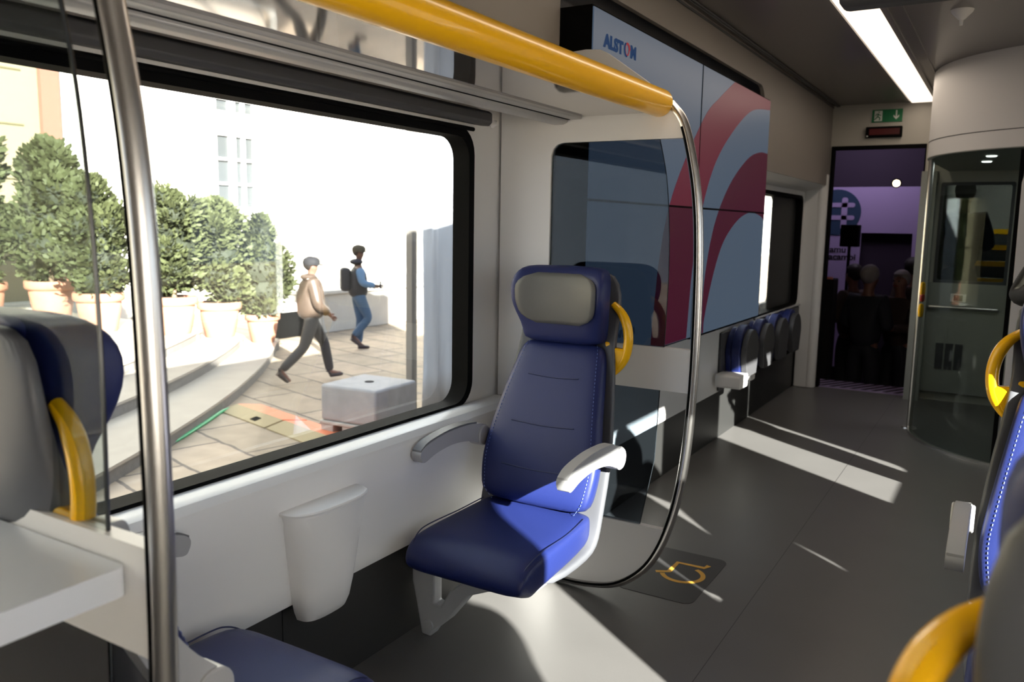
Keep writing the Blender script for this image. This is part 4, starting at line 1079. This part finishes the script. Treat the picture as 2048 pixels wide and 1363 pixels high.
for a, b, c, d in wins:
    bm = NB(); mid = (a + b) / 2
    plate(bm, [(a, c), (b, c), (b, d), (a, d)], FX - .15, FX - .08, 'x', [[(y0, z0), (y1, z0), (y1, z1), (y0, z1)]
          for (y0, y1) in ((a + .03, a + .13), (a + .22, mid - .10), (mid + .10, b - .40), (b - .31, b - .03)) for (z0, z1) in
          ((c + .06 + (d - c - .06) * j / (3 if d - c > 1 else 2), c + (d - c - .06) * (j + 1) / (3 if d - c > 1 else 2)) for j in range(3 if d - c > 1 else 2))])
    f_ = blo('window_frame', bm, M['winframe'])
    bm = NB(); box(bm, FX - .20, FX - .155, a, b, c, d); blo('pane', bm, M['winpane'], parent=f_)
bm = NB(); box(bm, FX, FX + .6, -12, 32, G, G + .5); blo('plinth', bm, M['stone'])
# low stone wall
bm = NB(); box(bm, -12.2, -11.45, 11.6, 26, G, .06); box(bm, -12.25, -11.38, 11.55, 26, .061, .14)
lw = obj('stone_wall', bm, M['stone'], bevel=.02); tag(lw, 'low grey stone wall running along behind the walking people', 'wall')
bm = NB(); box(bm, -12.0, -11.5, 10.75, 11.5, G + .02, G + .5); pw = obj('dark_hatch', bm, M['black'], bevel=.01); tag(pw, 'dark opening at the end of the low stone wall', 'hatch')
bm = NB(); box(bm, -12.05, -11.45, 10.65, 11.54, G + .502, G + .62); box(bm, -12.05, -11.45, 11.5, 11.55, G, G + .5); obj('hatch_slab', bm, M['stone'], pw)

# potted conifers
random.seed(4)
def foliage_mesh(H, W, n, seed):
    rnd = random.Random(seed); bm = NB()
    lobes = []
    for i in range(16):
        z = rnd.uniform(.08, .92) * H; rr = W * .5 * (1 - abs(z / H - .38) ** 1.6 * 1.15) * rnd.uniform(.35, .65); a = rnd.uniform(0, 2 * PI)
        lobes.append((rr * math.cos(a) * .9, rr * math.sin(a) * .9, z, W * rnd.uniform(.16, .28)))
    lobes += [(0, 0, H * t, W * w) for t, w in ((.25, .40), (.45, .42), (.65, .32), (.82, .20), (.94, .10))]
    for i in range(n):
        lx, ly, lz, lr = rnd.choice(lobes)
        d = Vector((rnd.gauss(0, 1), rnd.gauss(0, 1), rnd.gauss(0, 1))).normalized()
        p = Vector((lx, ly, lz)) + d * lr * rnd.uniform(.55, 1.08) + Vector((0, 0, abs(d.z) * lr * .2))
        if p.z < .02: continue
        L_ = rnd.uniform(.03, .06); t = (d + Vector((rnd.uniform(-.6, .6), rnd.uniform(-.6, .6), rnd.uniform(.1, 1.1)))).normalized()
        s_ = t.cross(Vector((rnd.random(), rnd.random(), rnd.random()))).normalized() * L_ * .30
        v = [bm.verts.new(p - s_ * .6), bm.verts.new(p + s_ * .6), bm.verts.new(p + t * L_ * .6 + s_), bm.verts.new(p + t * L_), bm.verts.new(p + t * L_ * .6 - s_)]
        bm.faces.new(v)
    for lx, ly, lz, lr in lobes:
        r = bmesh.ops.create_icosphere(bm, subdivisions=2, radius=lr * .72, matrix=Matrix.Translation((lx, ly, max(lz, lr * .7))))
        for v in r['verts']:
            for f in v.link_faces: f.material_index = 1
    me = bpy.data.meshes.new('foliage'); bm.to_mesh(me); bm.free()
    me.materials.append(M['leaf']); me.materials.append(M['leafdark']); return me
FM = [foliage_mesh(1.0, .55, 8000, 1), foliage_mesh(1.0, .55, 8000, 5), foliage_mesh(1.0, .62, 8000, 9)]
pots = [(-14.5, 7.1, -.25, .80, 2.35, 1.5, 'leftmost of the row, cut off by the left edge'), (-13.92, 7.95, -.25, .82, 2.35, 1.45, 'tallest, beside the leftmost one'), (-11.95, 7.55, -.25, .74, 1.75, 1.25, 'seen just left of and behind the steel pole'),
        (-10.87, 8.08, -.25, .70, 1.60, 1.28, 'just right of the steel pole'), (-10.95, 8.98, -.40, .70, 1.66, 1.3, 'second from the right in the row'), (-10.75, 9.70, -.55, .58, 1.66, 1.15, 'rightmost of the row, behind the striding person')]
for i, (x, y, z, dia, Ht, Wd, wd) in enumerate(pots):
    r = dia / 2; k = dia * .82
    root = empty('potted_conifer', (x, y, z), 'potted conifer, ' + wd, 'potted plant', group='potted conifers on the steps')
    bm = NB(); lathe(bm, [(0, 0), (r * .62, 0), (r * .66, .02), (r * .80, k * .45), (r * .86, k * .74), (r * .84, k * .76), (r * .97, k * .80), (r, k * .84), (r, k * .97), (r * .97, k), (r * .88, k), (r * .86, k * .9), (0, k * .9)], n=36)
    obj('pot', bm, M['terracotta'], root, smooth=True)
    bm = NB(); lathe(bm, [(0, 0), (r * .85, 0), (r * .84, .03), (0, .045)], c=(0, 0, k * .9), n=20); obj('soil', bm, M['soil'], root, smooth=True)
    bm = NB(); tube(bm, [(0, 0, k * .8), (.02, .01, k + Ht * .3), (0, 0, k + Ht * .7)], [.04, .03, .015], 8); obj('trunk', bm, M['bark'], root, smooth=True)
    f = bpy.data.objects.new('foliage', FM[i % 3]); COL.objects.link(f); f.parent = root; f.location = (0, 0, k - .02)
    f.scale = (Wd / .62, Wd / .62, Ht); f.rotation_euler = (0, 0, i * 1.3)

# concrete ballast block on a pallet
cb = empty('concrete_block', (-5.70, 6.58, G), 'grey concrete ballast block on dark blocks outside the window', 'block', rz=math.radians(3))
bm = NB(); box(bm, -.36, .36, -.36, .36, .14, .52); obj('block', bm, M['concrete'], cb, bevel=.03, seg=3)
bm = NB(); box(bm, -.37, .37, -.37, .37, .10, .138); [box(bm, x, x + .16, -.36, .36, 0, .099) for x in (-.36, -.08, .20)]; obj('pallet', bm, M['stone'], cb, bevel=.01)
bm = NB(); lathe(bm, [(0, 0), (.05, 0), (.05, .004), (0, .004)], c=(0, 0, .521), n=16); obj('lifting_eye', bm, M['black'], cb)
# cable ramp boards
for i, (a, b) in enumerate((((-7.62, 6.46), (-6.60, 6.20)), ((-6.56, 6.19), (-5.0, 5.79)))):
    A = Vector((a[0], a[1], 0)); B = Vector((b[0], b[1], 0)); d = (B - A); L_ = d.length; ang = math.atan2(d.y, d.x)
    root = empty('cable_ramp', (A.x, A.y, G), 'orange and tan cable ramp board on the paving, %s piece' % ('smaller left' if i == 0 else 'larger right'), 'cable ramp', ang, 'cable ramp boards')
    bm = NB(); plate(bm, [(-.22, 0), (0, 0), (0, .06), (-.22, .012)], 0, L_, 'x'); obj('tan_face', bm, M['tan'], root)
    bm = NB(); plate(bm, [(.001, 0), (.30, 0), (.30, .012), (.001, .06)], 0, L_, 'x'); obj('orange_face', bm, M['orange'], root)
    bm = NB(); q = .62 if i == 0 else .75; plate(bm, [(-.18, .022), (-.10, .040), (-.10, .043), (-.18, .025)], L_ * q, L_ * q + .12, 'x'); obj('black_mark', bm, M['black'], root)
bm = NB(); tube(bm, spline([(-6.05, 2.6, G + .02), (-6.28, 3.5, G + .02), (-6.62, 4.45, G + .02), (-6.95, 5.15, G + .02), (-7.3, 5.75, G + .02), (-7.62, 6.3, G + .02), (-7.5, 6.5, G + .02)], 8), .018, 8)
hs = obj('hose', bm, M['green'], smooth=True); tag(hs, 'green hose lying on the paving along the bottom step', 'hose')
bm = NB(); tube(bm, spline([(-6.09, 2.6, G + .018), (-6.34, 3.5, G + .018), (-6.67, 4.45, G + .018), (-7.0, 5.15, G + .018), (-7.36, 5.75, G + .018), (-7.70, 6.3, G + .018)], 8), .016, 8)
hs = obj('hose', bm, M['green'], smooth=True); tag(hs, 'second green hose tight against the bottom step riser', 'hose')
# tent side with pole
tn = empty('marquee', (-5.7, 7.3, G), 'white marquee side sheet with a grey corner pole outside the window', 'tent')
bm = NB(); box(bm, -.045, .045, -.045, .045, 0, 4.2); obj('pole', bm, M['polegrey'], tn, bevel=.006)
bm = NB(); N = 40; rows = []
for j in range(9):
    z = j * .5; row = []
    for i in range(N + 1):
        t = i / N; y = .08 + t * 1.9; x = .08 + t * .75 + .035 * math.sin(t * 30 + j * .25) + .02 * math.sin(t * 71 + j)
        row.append(bm.verts.new((x, y, z)))
    rows.append(row)
for a, b in zip(rows, rows[1:]):
    for i in range(N): bm.faces.new([a[i], a[i + 1], b[i + 1], b[i]])
f = obj('side_sheet', bm, M['fabric'], tn, smooth=True); sm = f.modifiers.new('solid', 'SOLIDIFY'); sm.thickness = .004
